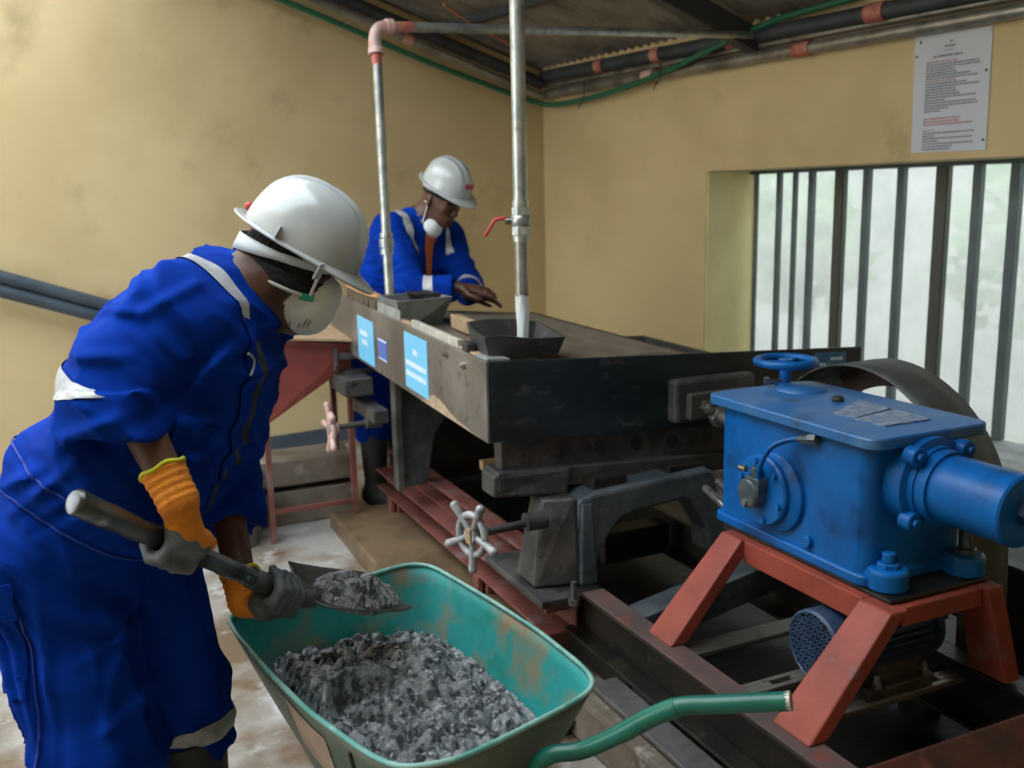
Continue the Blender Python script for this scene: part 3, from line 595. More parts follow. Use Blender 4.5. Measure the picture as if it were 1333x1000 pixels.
gb('lid_boss', M_BLUETOP, lambda b: b.lathe([(.075, 0), (.07, .008), (.05, .016), (.0, .018)], (1.91, 2.16, .984), n=24), 0, 60)
for (q, lb) in ((((1.753, 1.864), (1.939, 1.956), (1.929, 1.837), (1.77, 1.80)), None), (((1.757, 1.79), (1.93, 1.825), (1.92, 1.70), (1.77, 1.70)), None)):
    gb('data_plate', M_PLATE, lambda b: b.hexa([(x, y, .9852) for x, y in q], [(x, y, .9885) for x, y in q]), 0, parent=lid)
gb('breather', M_RUBBER, lambda b: b.lathe([(.016, 0), (.018, .006), (.012, .014), (0, .015)], (1.885, 1.985, .985), n=12), 0, 50, parent=lid)
HW = Vector((1.895, 2.215, 0))
gb('wheel_stem', M_BLUE, lambda b: (b.cyl((HW.x, HW.y, .985), (HW.x, HW.y, 1.055), .017, n=16), b.cyl((HW.x, HW.y, .985), (HW.x, HW.y, 1.00), .028, n=16)), 0, 40)
def topwheel(b):
    b.tube([(HW.x+.082*math.cos(a), HW.y+.082*math.sin(a), 1.062) for a in np.linspace(0, 2*math.pi, 41)], .0125, 12, caps=False)
    for k in range(3):
        a = .5+k*2.094; b.bar((HW.x, HW.y, 1.058), (HW.x+.078*math.cos(a), HW.y+.078*math.sin(a), 1.061), .022, .008)
    b.cyl((HW.x, HW.y, 1.048), (HW.x, HW.y, 1.068), .022, n=16)
gb('top_handwheel', M_BLUE, topwheel, 0, 50)
gb('bolt', M_BOLT, lambda b: (b.cyl((HW.x-.055, HW.y+.02, 1.005), (HW.x-.015, HW.y, 1.005), .006, n=8), b.cyl((HW.x-.058, HW.y+.022, 1.005), (HW.x-.046, HW.y+.016, 1.005), .012, n=6)), 0, 40)
# bearing cover and oil pump on the long side
CY, CZ = 1.99, .765
gb('bearing_cover', M_BLUE, lambda b: (b.lathe([(.108, 0), (.106, .012), (.10, .016), (0, .016)], (1.665, CY-.03, CZ), (-1, 0, 0), 40), b.lathe([(.098, .012), (.097, .028), (.092, .033), (0, .033)], (1.665, CY, CZ), (-1, 0, 0), 40)), 0, 40)
for k in range(6):
    a = k*math.pi/3+.3; gb('bolt', M_BLUE, lambda b: b.cyl((1.632, CY+.080*math.cos(a), CZ+.080*math.sin(a)), (1.622, CY+.080*math.cos(a), CZ+.080*math.sin(a)), .0085, n=6), 0, 30)
dkpump = mat('oily_pump_metal', (.05, .075, .095), .35, .5, var=(.13, .15, .16), vscale=25)
gb('oil_pump', dkpump, lambda b: (b.lathe([(.042, 0), (.042, .03), (.034, .036), (0, .037)], (1.632, CY+.015, CZ-.008), (-1, 0, 0), 20), b.box((1.600, CY-.03, CZ+.005), (1.632, CY+.03, CZ+.040)), b.cyl((1.615, CY+.0, CZ+.04), (1.615, CY+.0, CZ+.068), .014, n=8)), .002, 40)
gb('pump_bolt', M_BOLT, lambda b: b.cyl((1.590, CY+.02, CZ-.035), (1.60, CY+.02, CZ-.035), .010, n=8), 0, 40)
gb('pump_bolt', M_BOLT, lambda b: b.cyl((1.606, CY+.030, CZ+.055), (1.606, CY+.055, CZ+.055), .009, n=8), 0, 40)
gb('oil_tube', M_BLUE, lambda b: b.tube(spline([(1.615, CY-.02, CZ+.02), (1.600, CY-.03, CZ+.07), (1.612, CY-.06, .900), (1.64, 1.885, .928), (1.648, 1.85, .935)], 8), .0075, 10), 0, 70)
gb('tube_fitting', dkpump, lambda b: (b.cyl((1.648, 1.862, .934), (1.652, 1.83, .940), .012, n=8), b.cyl((1.652, 1.832, .940), (1.655, 1.805, .945), .015, n=6), b.cyl((1.645, 1.815, .942), (1.668, 1.815, .942), .010, n=8)), 0, 40)
gb('plug', M_BLUE, lambda b: b.cyl((1.652, 1.835, .665), (1.666, 1.835, .665), .017, n=12), .003, 40)
# spring cylinder on the short end
KX, KZ = 1.822, .862
gb('cylinder_flange', M_BLUE, lambda b: (b.lathe([(.115, 0), (.113, .05), (.095, .055), (.095, .07), (0, .07)], (KX, 1.64, KZ), (0, -1, 0), 40), b.lathe([(.090, .07), (.090, .10), (0, .10)], (KX, 1.64, KZ), (0, -1, 0), 40)), 0, 35)
for a in (.75, 2.35, 3.9, 5.5): gb('flange_lug', M_BLUE, lambda b: (b.cyl((KX+.112*math.cos(a), 1.60, KZ+.112*math.sin(a)), (KX+.112*math.cos(a), 1.565, KZ+.112*math.sin(a)), .024, n=14), b.cyl((KX+.114*math.cos(a), 1.565, KZ+.114*math.sin(a)), (KX+.114*math.cos(a), 1.555, KZ+.114*math.sin(a)), .012, n=6)), .003, 40)
gb('spring_cylinder', M_BLUE, lambda b: b.lathe([(.082, .06), (.082, .285), (.077, .29), (0, .29)], (KX, 1.64, KZ), (0, -1, 0), 40), 0, 35)
gb('end_nut', mat('dark_blue_nut', (.01, .03, .06), .4, .3), lambda b: (b.cyl((KX, 1.35, KZ), (KX, 1.33, KZ), .030, n=6), b.cyl((KX, 1.33, KZ), (KX, 1.305, KZ), .021, n=6), b.cyl((KX, 1.305, KZ), (KX, 1.27, KZ), .010, n=12)), .002, 40)
for (x, y) in ((1.715, 1.615), (1.955, 1.60)):
    gb('foot_lug', M_BLUE, lambda b: (b.lathe([(.048, 0), (.048, .045), (.042, .052), (0, .052)], (x, y, .6115), n=24), b.box((x-.04, y, .6115), (x+.04, 1.66, .65))), .004, 40)
    gb('foot_bolt', M_BLUE if x < 1.8 else dkpump, lambda b: (b.cyl((x, y, .66), (x, y, .676), .028, n=6), b.cyl((x, y, .676), (x, y, .70 if x < 1.8 else .75), .016, n=12)), .002, 40)
gb('drive_rod', M_GALVDARK, lambda b: (b.cyl((1.90, 2.22, .79), (1.93, AY-.088, .825), .020, n=14), b.cyl((1.93, 2.56, .815), (1.935, 2.60, .818), .036, n=6), b.cyl((1.90, 2.225, .79), (1.905, 2.26, .792), .04, n=20)), .003, 40)
for k in range(3): gb('tie_bolt', M_BOLT, lambda b: b.cyl((1.72+.05*k, 2.22, .615+.02*k), (1.735+.05*k, 2.38, .65+.015*k), .014, n=8), .002, 40)

# belt guard: bent sheet over the pulley
Gd = thing('belt_guard', 'bent grey sheet metal belt guard behind the blue gearbox', 'guard', (2.2, 2.1, .30))
GY, GZ, GR = 2.17, .62, .412
prof = [(GY+GR*math.cos(a), GZ+GR*math.sin(a)) for a in np.radians(np.linspace(50, 176, 26))]+[(GY-GR-.012, .45), (GY-GR-.015, .30)]
def gst(u, v):
    i = v*(len(prof)-1); k = min(int(i), len(prof)-2); f = i-k
    y = prof[k][0]*(1-f)+prof[k+1][0]*f; z = prof[k][1]*(1-f)+prof[k+1][1]*f
    return (2.12+.19*u, y, z+.004*math.sin(9*v)*u)
b = MB(); b.grid(gst, 4, 60); o = b.build('curved_sheet', mat('dull_grey_sheet', (.085, .095, .095), .5, .25, var=(.055, .06, .06), vscale=5), Gd, smooth=60, fix=False)
sd = o.modifiers.new('thickness', 'SOLIDIFY'); sd.thickness = .004; sd.offset = 0
b = MB(); ins = [(GY+GR*.995*math.cos(a), GZ+GR*.995*math.sin(a)) for a in np.radians(np.linspace(52, 176, 24))]; ini = [(GY+GR*.80*math.cos(a), GZ+GR*.80*math.sin(a)) for a in np.radians(np.linspace(176, 52, 24))]
b.prism(ins+ini, 2.305, 2.309, 'YZ'); b.build('side_sheet', mat('rusty_brown_sheet', (.05, .03, .022), .7, var=(.09, .05, .03), vscale=8), Gd)
b = MB(); b.lathe([(.20, 0), (.20, .03), (.185, .035), (.185, .05), (.20, .055), (.20, .085), (.17, .085), (.17, .03), (.06, .03), (.06, 0)], (2.14, GY, .72), (1, 0, 0), 40, True); b.build('pulley', M_CASTDARK, Gd, smooth=40)
b = MB(); b.cyl((1.995, GY, .72), (2.22, GY, .72), .03); b.build('shaft', M_GALVDARK, Gd, smooth=40)
b = MB(); b.bar((2.2, 1.74, .30), (2.2, 2.5, .30), .16, .02); b.build('guard_base', M_BLACK, Gd)

# motor under the stand, on slotted slats
Mo = thing('electric_motor', 'blue electric motor with perforated fan cover under the red stand', 'motor', (1.75, 1.74, .30))
MY, MZ = 1.735, .43
def mo(name, m, fn, bevel=0., smooth=None, parent=Mo):
    b = MB(); fn(b); return b.build(name, m, parent, bevel=bevel, smooth=smooth)
fc = mo('fan_cover', M_BLUEMOTOR, lambda b: b.lathe([(.086, .0), (.093, .006), (.093, .07), (.089, .07), (.089, .008), (.082, .004)], (1.60, MY, MZ), (1, 0, 0), 40, True), 0, 40)
def holes(b):
    h = .0165
    for i in range(-8, 9):
        for j in range(-8, 9):
            y = (i+.5*(j % 2))*h; z = j*h*.87
            if math.hypot(y, z) < .080: b.lathe([(.0052, 0), (.0086, 0), (.0086, .003), (.0052, .003)], (1.601, MY+y, MZ+z), (1, 0, 0), 6, True)
mo('fan_grille', M_BLUEMOTOR, holes, 0, None, fc)['kind'] = 'stuff'
mo('fan', M_RUBBER, lambda b: b.cyl((1.625, MY, MZ), (1.645, MY, MZ), .084, n=24), 0, 40)
mo('motor_body', M_BLUEMOTOR, lambda b: b.cyl((1.668, MY, MZ), (1.94, MY, MZ), .072, n=32), 0, 40)
def fins(b):
    for k in range(28):
        a = 2*math.pi*k/28; d = Vector((0, math.cos(a), math.sin(a))); c0 = Vector((1.69, MY, MZ))+d*.080; c1 = Vector((1.92, MY, MZ))+d*.080
        b.bar(tuple(c0), tuple(c1), .0045, .022, tuple(d))
mo('cooling_fins', M_BLUEMOTOR, fins)['kind'] = 'stuff'
mo('end_shield', M_BLUEMOTOR, lambda b: b.lathe([(.09, 0), (.09, .02), (.05, .04), (.02, .05), (.02, .11), (0, .11)], (1.94, MY, MZ), (1, 0, 0), 32), 0, 40)
mo('motor_foot', M_CASTDARK, lambda b: (b.box((1.70, MY-.10, .302), (1.92, MY-.06, .33)), b.box((1.70, MY+.06, .302), (1.92, MY+.10, .33)), b.box((1.72, MY-.07, .32), (1.90, MY+.07, .37))), .004)
for (x, y) in ((1.73, 1.645), (1.89, 1.645), (1.73, 1.825), (1.89, 1.825)): mo('foot_bolt', M_BOLT, lambda b: (b.cyl((x, y, .33), (x, y, .345), .013, n=6), b.cyl((x, y, .345), (x, y, .365), .007, n=8)), 0, 40)
Sl = thing('motor_base', 'slotted grey steel slats carrying the motor between the rails', 'base', (1.75, 1.75, .28))
for y in (1.625, 1.80):
    b = MB(); b.box((1.431, y, .285), (2.02, y+.016, .301)); b.box((1.431, y+.036, .285), (2.02, y+.052, .301)); b.box((1.431, y+.016, .285), (1.55, y+.036, .301)); b.box((1.62, y+.016, .285), (1.70, y+.036, .301)); b.box((1.95, y+.016, .285), (2.02, y+.036, .301)); b.build('slat', M_STEELGREY, Sl, bevel=.002)
# dark right-hand beam, round pan
b = MB(); b.box((2.56, .2, .302), (2.62, 2.45, .40)); b.box((2.56, .2, .302), (2.80, 2.45, .312))
tag(b.build('steel_angle', M_BLACK, bevel=.004), 'dark steel angle lying on the concrete ledge beside the gearbox', 'beam')
b = MB(); b.lathe([(0, 0), (.17, 0), (.20, .03), (.205, .03), (.19, -.004+.01), (.0, .008)], (2.26, 1.46, .102), n=40)
tag(b.build('round_pan', M_BLACK, smooth=40), 'black round pan on the floor in front of the red stand', 'pan')
b = MB(); b.lathe([(0, 0), (.13, 0), (.15, .05), (.155, .05), (.14, .01), (0, .01)], (1.20, 2.42, .001), n=36)
tag(b.build('drain_basin', M_RUBBER, smooth=40), 'black rubber basin on the floor beside the machine plinth', 'basin')

# ================================================================== red hopper and drum
Hp = thing('red_hopper', 'red sheet metal hopper on thin legs behind the stooping worker', 'hopper', (.95, 4.4, 0))
hopm = mat('red_hopper_paint', (.26, .055, .045), .55, var=(.19, .042, .036), vscale=4, bump=.08, spot=(.30, .10, .08), sscale=10)
t4 = [(.72, 4.30, .955), (1.14, 4.30, .90), (1.16, 4.68, .90), (.70, 4.68, .955)]
b4 = [(.725, 4.32, .56), (1.12, 4.32, .80), (1.12, 4.64, .80), (.725, 4.64, .56)]
b = MB(); hollow(b, t4, b4, .004); b.build('hopper_body', hopm, Hp, bevel=.002)
b = MB()
for i in range(4): b.bar(t4[i], t4[(i+1) % 4], .03, .02)
b.build('rim', hopm, Hp)
b = MB(); b.hexa([(.70, 4.27, .965), (1.15, 4.24, .925), (1.16, 4.69, .95), (.69, 4.69, .985)], [(.70, 4.27, .978), (1.15, 4.24, .938), (1.16, 4.69, .963), (.69, 4.69, .998)]); b.build('cover_board', M_WOOD, Hp, bevel=.003)
for (x, y, zt) in ((.735, 4.335, .72), (1.13, 4.335, .83), (.735, 4.655, .72), (1.13, 4.655, .83)):
    b = MB(); b.box((x-.013, y-.013, 0 if y < 4.5 and x < 1 else 0), (x+.013, y+.013, zt)); b.build('leg', M_REDFADE, Hp, bevel=.002)
b = MB(); b.bar((.735, 4.335, .15), (1.13, 4.335, .15), .02, .02); b.build('cross_bar', M_REDFADE, Hp)
b = MB(); b.bar((1.06, 4.26, .86), (1.19, 4.26, .86), .02, .03); b.box((1.045, 4.24, .80), (1.06, 4.28, .90)); b.box((1.10, 4.23, .78), (1.24, 4.30, .795)); b.build('hinge_bracket', M_CASTDARK, Hp, bevel=.003)
b = MB(); b.lathe([(0, 0), (.13, 0), (.155, .34), (.162, .35), (.155, .355), (.148, .34), (.124, .012), (0, .012)], (.555, 4.42, 0), n=36)
tag(b.build('metal_drum', M_BUCKET, smooth=40), 'open grey metal drum on the floor beside the red hopper leg', 'drum')
# ================================================================== wheelbarrow
def resample(loop, n):
    P = np.array(loop, float); P = np.vstack([P, P[:1]]); s = np.r_[0, np.cumsum(np.linalg.norm(np.diff(P, axis=0), axis=1))]
    t = np.linspace(0, s[-1], n, endpoint=False); return np.stack([np.interp(t, s, P[:, k]) for k in range(3)], 1)
RIM = [(.252, 2.205, .602), (.33, 2.232, .600), (.452, 2.245, .600), (.60, 2.280, .604), (.689, 2.305, .606), (.745, 2.308, .608), (.788, 2.280, .604), (.815, 2.17, .600), (.850, 1.98, .598), (.872, 1.80, .600), (.880, 1.62, .600), (.874, 1.555, .600), (.846, 1.519, .600), (.76, 1.488, .598), (.62, 1.445, .598), (.529, 1.418, .600), (.45, 1.425, .602), (.415, 1.445, .602), (.385, 1.52, .600), (.328, 1.699, .600), (.288, 1.90, .600), (.258, 2.10, .600)]
NR = 110; rim = resample(RIM, NR)
for _ in range(2): rim = (np.roll(rim, 1, 0)+2*rim+np.roll(rim, -1, 0))/4
BC = np.array([.575, 1.88, .285]); base = np.empty_like(rim)
for i in range(NR):
    d = rim[i]-BC; base[i] = BC+np.array([np.clip(d[0]*.62, -.17, .16), np.clip(d[1]*.62, -.27, .26), 0])
for _ in range(4): base = (np.roll(base, 1, 0)+2*base+np.roll(base, -1, 0))/4
def tray_pt(u, v):
    i = int(round(u*NR)) % NR
    if v < .62: f = v/.62; p = BC*(1-f)+base[i]*f; return tuple(p)
    f = (v-.62)/.38; p = base[i]*(1-f)+rim[i]*f; p = p+np.array([0, 0, -.012*math.sin(math.pi*f)]); return tuple(p)
W = thing('wheelbarrow', 'worn green wheelbarrow full of wet grey concentrate', 'wheelbarrow', (.575, 1.88, 0))
tb_ = MB(); tb_.grid(tray_pt, NR, 30, True)
tray = tb_.build('tray', [M_TRAYIN, M_TRAYOUT], W, smooth=50, fix=False)
bmx = bmesh.new(); bmx.from_mesh(tray.data); bmesh.ops.remove_doubles(bmx, verts=bmx.verts, dist=.0008); bmesh.ops.recalc_face_normals(bmx, faces=bmx.faces)
up_ = sum(f.normal.z for f in bmx.faces)
if up_ < 0: bmesh.ops.reverse_faces(bmx, faces=bmx.faces)
bmx.to_mesh(tray.data); bmx.free()
sd = tray.modifiers.new('thickness', 'SOLIDIFY'); sd.thickness = .004; sd.offset = -1; sd.material_offset = 1; sd.material_offset_rim = 0
rt_ = MB(); rt_.tube([tuple(p) for p in np.vstack([rim, rim[:2]])], .0055, 8, caps=False); rt_.build('rolled_rim', mat('pale_teal_rim', (.30, .52, .47), .4, var=(.12, .36, .32), vscale=12), tray, smooth=80)
# bare patch and weld strap on the outer left side
def tray_out(i, f, off): # point on the outside of the tray wall
    p = base[i % NR]*(1-f)+rim[i % NR]*f+np.array([0, 0, -.012*math.sin(math.pi*f)]); c = np.array([BC[0], BC[1], p[2]])
    n = p-c; n[2] = -.12; n /= np.linalg.norm(n); return tuple(p+n*off)
iL = int(np.argmin(np.linalg.norm(rim[:, :2]-np.array([.315, 1.76]), axis=1)))
pq = MB(); pq.grid(lambda u, v: tray_out(iL-5+round(7*u), .52+.36*v+.06*u, .0065), 8, 6); pq.build('bare_patch', mat('bare_primer_pink', (.56, .42, .32), .6, var=(.45, .33, .25), vscale=18), tray, fix=False)
sp = MB(); sp.tube([tray_out(iL-9, f, .007) for f in np.linspace(.25, .93, 8)], .004, 6); sp.build('weld_strap', M_RUBBER, tray)
cr = int(np.argmin(np.linalg.norm(rim[:, :2]-np.array([.876, 1.64]), axis=1)))
# tube frame with raised handles
H1 = spline([(.62, 2.30, .24), (.66, 2.05, .255), (.69, 1.70, .268), (.695, 1.54, .36), (.695, 1.47, .50), (.72, 1.445, .540), (.765, 1.410, .556), (.820, 1.358, .604), (.868, 1.308, .657), (.895, 1.278, .678), (.935, 1.236, .692), (1.018, 1.150, .720)], 8)
H2 = spline([(.53, 2.30, .24), (.50, 2.05, .255), (.44, 1.70, .268), (.40, 1.50, .34), (.36, 1.40, .50), (.345, 1.36, .545), (.330, 1.30, .56), (.315, 1.20, .61), (.30, 1.10, .67), (.29, .95, .72)], 8)
for hp_, nm in ((H1, 'handle_tube'), (H2, 'handle_tube')):
    h = MB(); h.tube(hp_, .0165, 16, caps=False); h.build(nm, M_TUBEGREEN, W, smooth=70)
e0, e1 = Vector(H1[-2]), Vector(H1[-1]); dd = (e1-e0).normalized()
h = MB(); h.lathe([(.0166, -.002), (.0166, .0015), (.0130, .0015), (.0130, -.05)], tuple(e1), tuple(dd), 20, True); h.build('tube_end', mat('bare_tube_end', (.55, .50, .42), .5, .3), W, smooth=30)
h = MB(); h.tube([tuple(e1-dd*.055), tuple(e1-dd*.05)], .0135, 16); h.build('tube_bore', M_RUBBER, W)
g = MB(); g.tube(spline([H1[56], H1[62], H1[70]], 4), .0178, 14); g.build('weld_sleeve', M_TUBEGREEN, W, smooth=60)
for x in (.44, .70):
    l = MB(); l.tube(spline([(x, 1.70, .262), (x, 1.62, .10), (x, 1.60, .014), (x, 1.72, .014), (x, 1.84, .10), (x, 1.90, .262)], 6), .012, 10); l.build('stand_leg', M_TUBEGREEN, W, smooth=60)
wh = MB(); wh.lathe([(.10, -.035), (.155, -.042), (.175, -.02), (.178, 0), (.175, .02), (.155, .042), (.10, .035)], (.575, 2.33, .179), (1, 0, 0), 40); wh.build('tyre', M_RUBBER, W, smooth=50)
wh = MB(); wh.lathe([(.02, -.045), (.10, -.03), (.10, .03), (.02, .045)], (.575, 2.33, .179), (1, 0, 0), 30); wh.build('wheel_hub', M_TRAYOUT, W, smooth=40)
wh = MB(); wh.cyl((.515, 2.33, .179), (.635, 2.33, .179), .010, n=12); wh.bar((.62, 2.28, .245), (.63, 2.34, .17), .012, .03); wh.bar((.53, 2.28, .245), (.52, 2.34, .17), .012, .03); wh.build('axle_fork', M_TRAYOUT, W)

# heap of wet concentrate in the tray
def lumps(X, Y, n, x0, x1, y0, y1, rmin, rmax, seed, p=2.2):
    r_ = np.random.default_rng(seed); H = np.zeros_like(X)
    cx = r_.uniform(x0, x1, n); cy = r_.uniform(y0, y1, n); cr_ = rmin+(rmax-rmin)*r_.random(n)**p
    for a, b, c in zip(cx, cy, cr_):
        m = (np.abs(X-a) < c) & (np.abs(Y-b) < c)
        if m.any():
            q = c*c-(X[m]-a)**2-(Y[m]-b)**2; H[m] = np.maximum(H[m], np.sqrt(np.maximum(q, 0))*1.15)
    return H
def vnoise(P, seed=0):
    P = np.asarray(P, float); I = np.floor(P).astype(np.int64); f = P-I; f = f*f*(3-2*f)
    tab = np.random.default_rng(seed).random((32, 32, 32)); out = 0
    for dx in (0, 1):
        wx = f[..., 0] if dx else 1-f[..., 0]
        for dy in (0, 1):
            wy = f[..., 1] if dy else 1-f[..., 1]
            for dz in (0, 1):
                wz = f[..., 2] if dz else 1-f[..., 2]
                out = out+wx*wy*wz*tab[(I[..., 0]+dx) & 31, (I[..., 1]+dy) & 31, (I[..., 2]+dz) & 31]
    return out
lv_ = .58; loopz = base*(1-lv_)+rim*lv_; cl = loopz.mean(0); loopz = cl+(loopz-cl)*.992
gx_ = np.arange(.22, .92, .0028); gy_ = np.arange(1.38, 2.34, .0028); PX_, PY_ = np.meshgrid(gx_, gy_)
inside = np.zeros(PX_.shape, bool); dist = np.full(PX_.shape, 9.)
for i in range(NR):
    (x1, y1), (x2, y2) = loopz[i, :2], loopz[(i+1) % NR, :2]
    c_ = ((y1 > PY_) != (y2 > PY_)) & (PX_ < (x2-x1)*(PY_-y1)/((y2-y1) if y2 != y1 else 1e-9)+x1); inside ^= c_
    dist = np.minimum(dist, np.hypot(PX_-x1, PY_-y1))
Pn = np.stack([PX_*9, PY_*9, np.zeros_like(PX_)], -1)
mound = .458+.075*np.exp(-(((PX_-.50)/.20)**2+((PY_-1.90)/.24)**2))+.03*(vnoise(Pn, 3)-.5)+.055*np.exp(-(((PX_-.36)/.08)**2+((PY_-1.72)/.22)**2))
mound -= .03*np.clip((PX_-.68)/.12, 0, 1)
# cut left by the shovel: a crest with a hollow on the near side
ca, cb = np.array([.375, 1.79]), np.array([.575, 1.935]); cdv = (cb-ca)/np.linalg.norm(cb-ca); cn = np.array([cdv[1], -cdv[0]])
sA = (PX_-ca[0])*cdv[0]+(PY_-ca[1])*cdv[1]; sB = (PX_-ca[0])*cn[0]+(PY_-ca[1])*cn[1]+.02*np.sin(sA*18)
L_ = np.linalg.norm(cb-ca); win = np.clip(1-np.abs(sA-L_*.45)/(L_*.62), 0, 1)**.5
crest = .042*np.exp(-(sB/.014)**2)*win; hollow_ = -.065*np.clip(sB/.014, 0, 1)*np.exp(-np.clip(sB, 0, 1)/.06)*win
smoothz = np.clip(np.exp(-(sB/.03)**2)*win+np.clip(sB/.02, 0, 1)*np.exp(-np.clip(sB, 0, 1)/.012)*win, 0, 1)
wet = np.clip((PX_-.60)/.10, 0, 1)*np.clip((1.66-PY_)/.10+.3, 0, 1)
lum = lumps(PX_, PY_, 1700, .22, .90, 1.38, 2.32, .006, .026, 5)+.6*lumps(PX_, PY_, 5200, .22, .90, 1.38, 2.32, .003, .009, 6, 1)
Z = mound+crest+hollow_+lum*(1-.9*smoothz)*(1-.75*wet)+.006*(vnoise(Pn*8, 8)-.5)
edge = np.clip(1-dist/.045, 0, 1)**2; Z = Z*(1-edge)+edge*.4585
vs = np.stack([PX_, PY_, Z], -1).reshape(-1, 3); I = np.arange(PX_.size).reshape(PX_.shape)
fs = np.stack([I[:-1, :-1], I[:-1, 1:], I[1:, 1:], I[1:, :-1]], -1).reshape(-1, 4); fs = fs[inside.ravel()[fs].all(1)]
us = np.unique(fs); rm = np.zeros(PX_.size, np.int64); rm[us] = np.arange(len(us)); fs = rm[fs]; vs = vs[us]
me = bpy.data.meshes.new('concentrate_heap'); me.from_pydata((vs-np.array([.575, 1.88, .45])).tolist(), [], fs.tolist()); me.materials.append(M_ORE); me.shade_smooth()
o = bpy.data.objects.new('concentrate_heap', me); COL.objects.link(o); o.location = (.575, 1.88, .45)
tag(o, 'lumpy heap of wet dark grey concentrate filling the green wheelbarrow', 'concentrate', kind='stuff')

# ================================================================== shovel
SH0 = Vector((-.035, 1.704, 1.071)); SHD = Vector((.668, .457, -.587)).normalized(); SHE = SH0+SHD*.60
BD = Vector((.83, .40, -.28)).normalized(); BN = Vector((-.12, -.36, 1.0)); BN = (BN-BD*BN.dot(BD)).normalized(); BS = BD.cross(BN).normalized()
SV = thing('shovel', 'dirty steel handled shovel held by the stooping worker over the wheelbarrow', 'shovel', tuple(SHE))
h = MB(); n_ = 28; h.tube([tuple(SH0+SHD*(.60*(i/(n_-1) if i != 1 else .010))+Vector((0, 0, .0012*math.sin(i*1.7)))) for i in range(n_)], [(.0175 if i == 0 else .0235 if i == 1 else .0245-.0055*min(1, i/12)+(.0006*math.sin(i*2.3))) for i in range(n_)], 20); h.build('shaft', M_SHAFT, SV, bevel=.003, smooth=60)
h = MB(); h.tube(spline([tuple(SHE-SHD*.14), tuple(SHE-SHD*.03), tuple(SHE+SHD*.03+BD*.01), tuple(SHE+BD*.085-BN*.012)], 6), [.0225]*7+[.022]*6+[.019]*3+[.013]*3, 18); h.build('socket', M_BLADE, SV, smooth=60)
BO = SHE+BD*.045-BN*.014
def bl(u, v):
    s = (u-.5)*2; wd = .098*(1-.10*v)*(1 if v < .75 else math.sqrt(max(0, 1-((v-.75)/.27)**2*.55)))
    p = BO+BD*(.27*v)+BS*(s*wd)+BN*(.030*abs(s)**2.2*(1-.5*v)+.012*(1-v)**3)
    return tuple(p)
h = MB(); h.grid(bl, 17, 20); o = h.build('blade', M_BLADE, SV, smooth=60, fix=False); sd = o.modifiers.new('thickness', 'SOLIDIFY'); sd.thickness = .003
g = np.linspace(-1, 1, 110); gx, gy = np.meshgrid(g, g); rr = np.hypot(gx*(1-.25*gx), gy)
hh = .042*np.clip(1-rr**2, 0, 1)**.7*(.75+.5*vnoise(np.stack([gx*3+9, gy*3+9, gx*0], -1), 12))+1.0*lumps(gx*.115, gy*.082, 240, -.12, .12, -.085, .085, .005, .018, 21)*np.clip(1.15-rr, 0, 1)+.3*lumps(gx*.115, gy*.082, 500, -.12, .12, -.085, .085, .003, .007, 22)*np.clip(1.1-rr, 0, 1)
keep = rr < 1.02; c0 = BO+BD*.125+BN*.004
PV = (np.array(c0)+gx[..., None]*.115*np.array(BD)+gy[..., None]*.082*np.array(BS)+hh[..., None]*np.array(BN)).reshape(-1, 3)
I = np.arange(110*110).reshape(110, 110); q = np.stack([I[:-1, :-1], I[:-1, 1:], I[1:, 1:], I[1:, :-1]], -1).reshape(-1, 4); q = q[keep.ravel()[q].all(1)]
me = bpy.data.meshes.new('shovelful'); me.from_pydata((PV-np.array(c0)).tolist(), [], q.tolist()); me.materials.append(M_ORE); me.shade_smooth()
bmx = bmesh.new(); bmx.from_mesh(me); bmesh.ops.delete(bmx, geom=[v for v in bmx.verts if not v.link_faces], context='VERTS'); bmx.to_mesh(me); bmx.free()
o = bpy.data.objects.new('concentrate_on_shovel', me); COL.objects.link(o); o.location = c0
tag(o, 'small load of wet grey concentrate lying on the shovel blade', 'concentrate', kind='stuff')
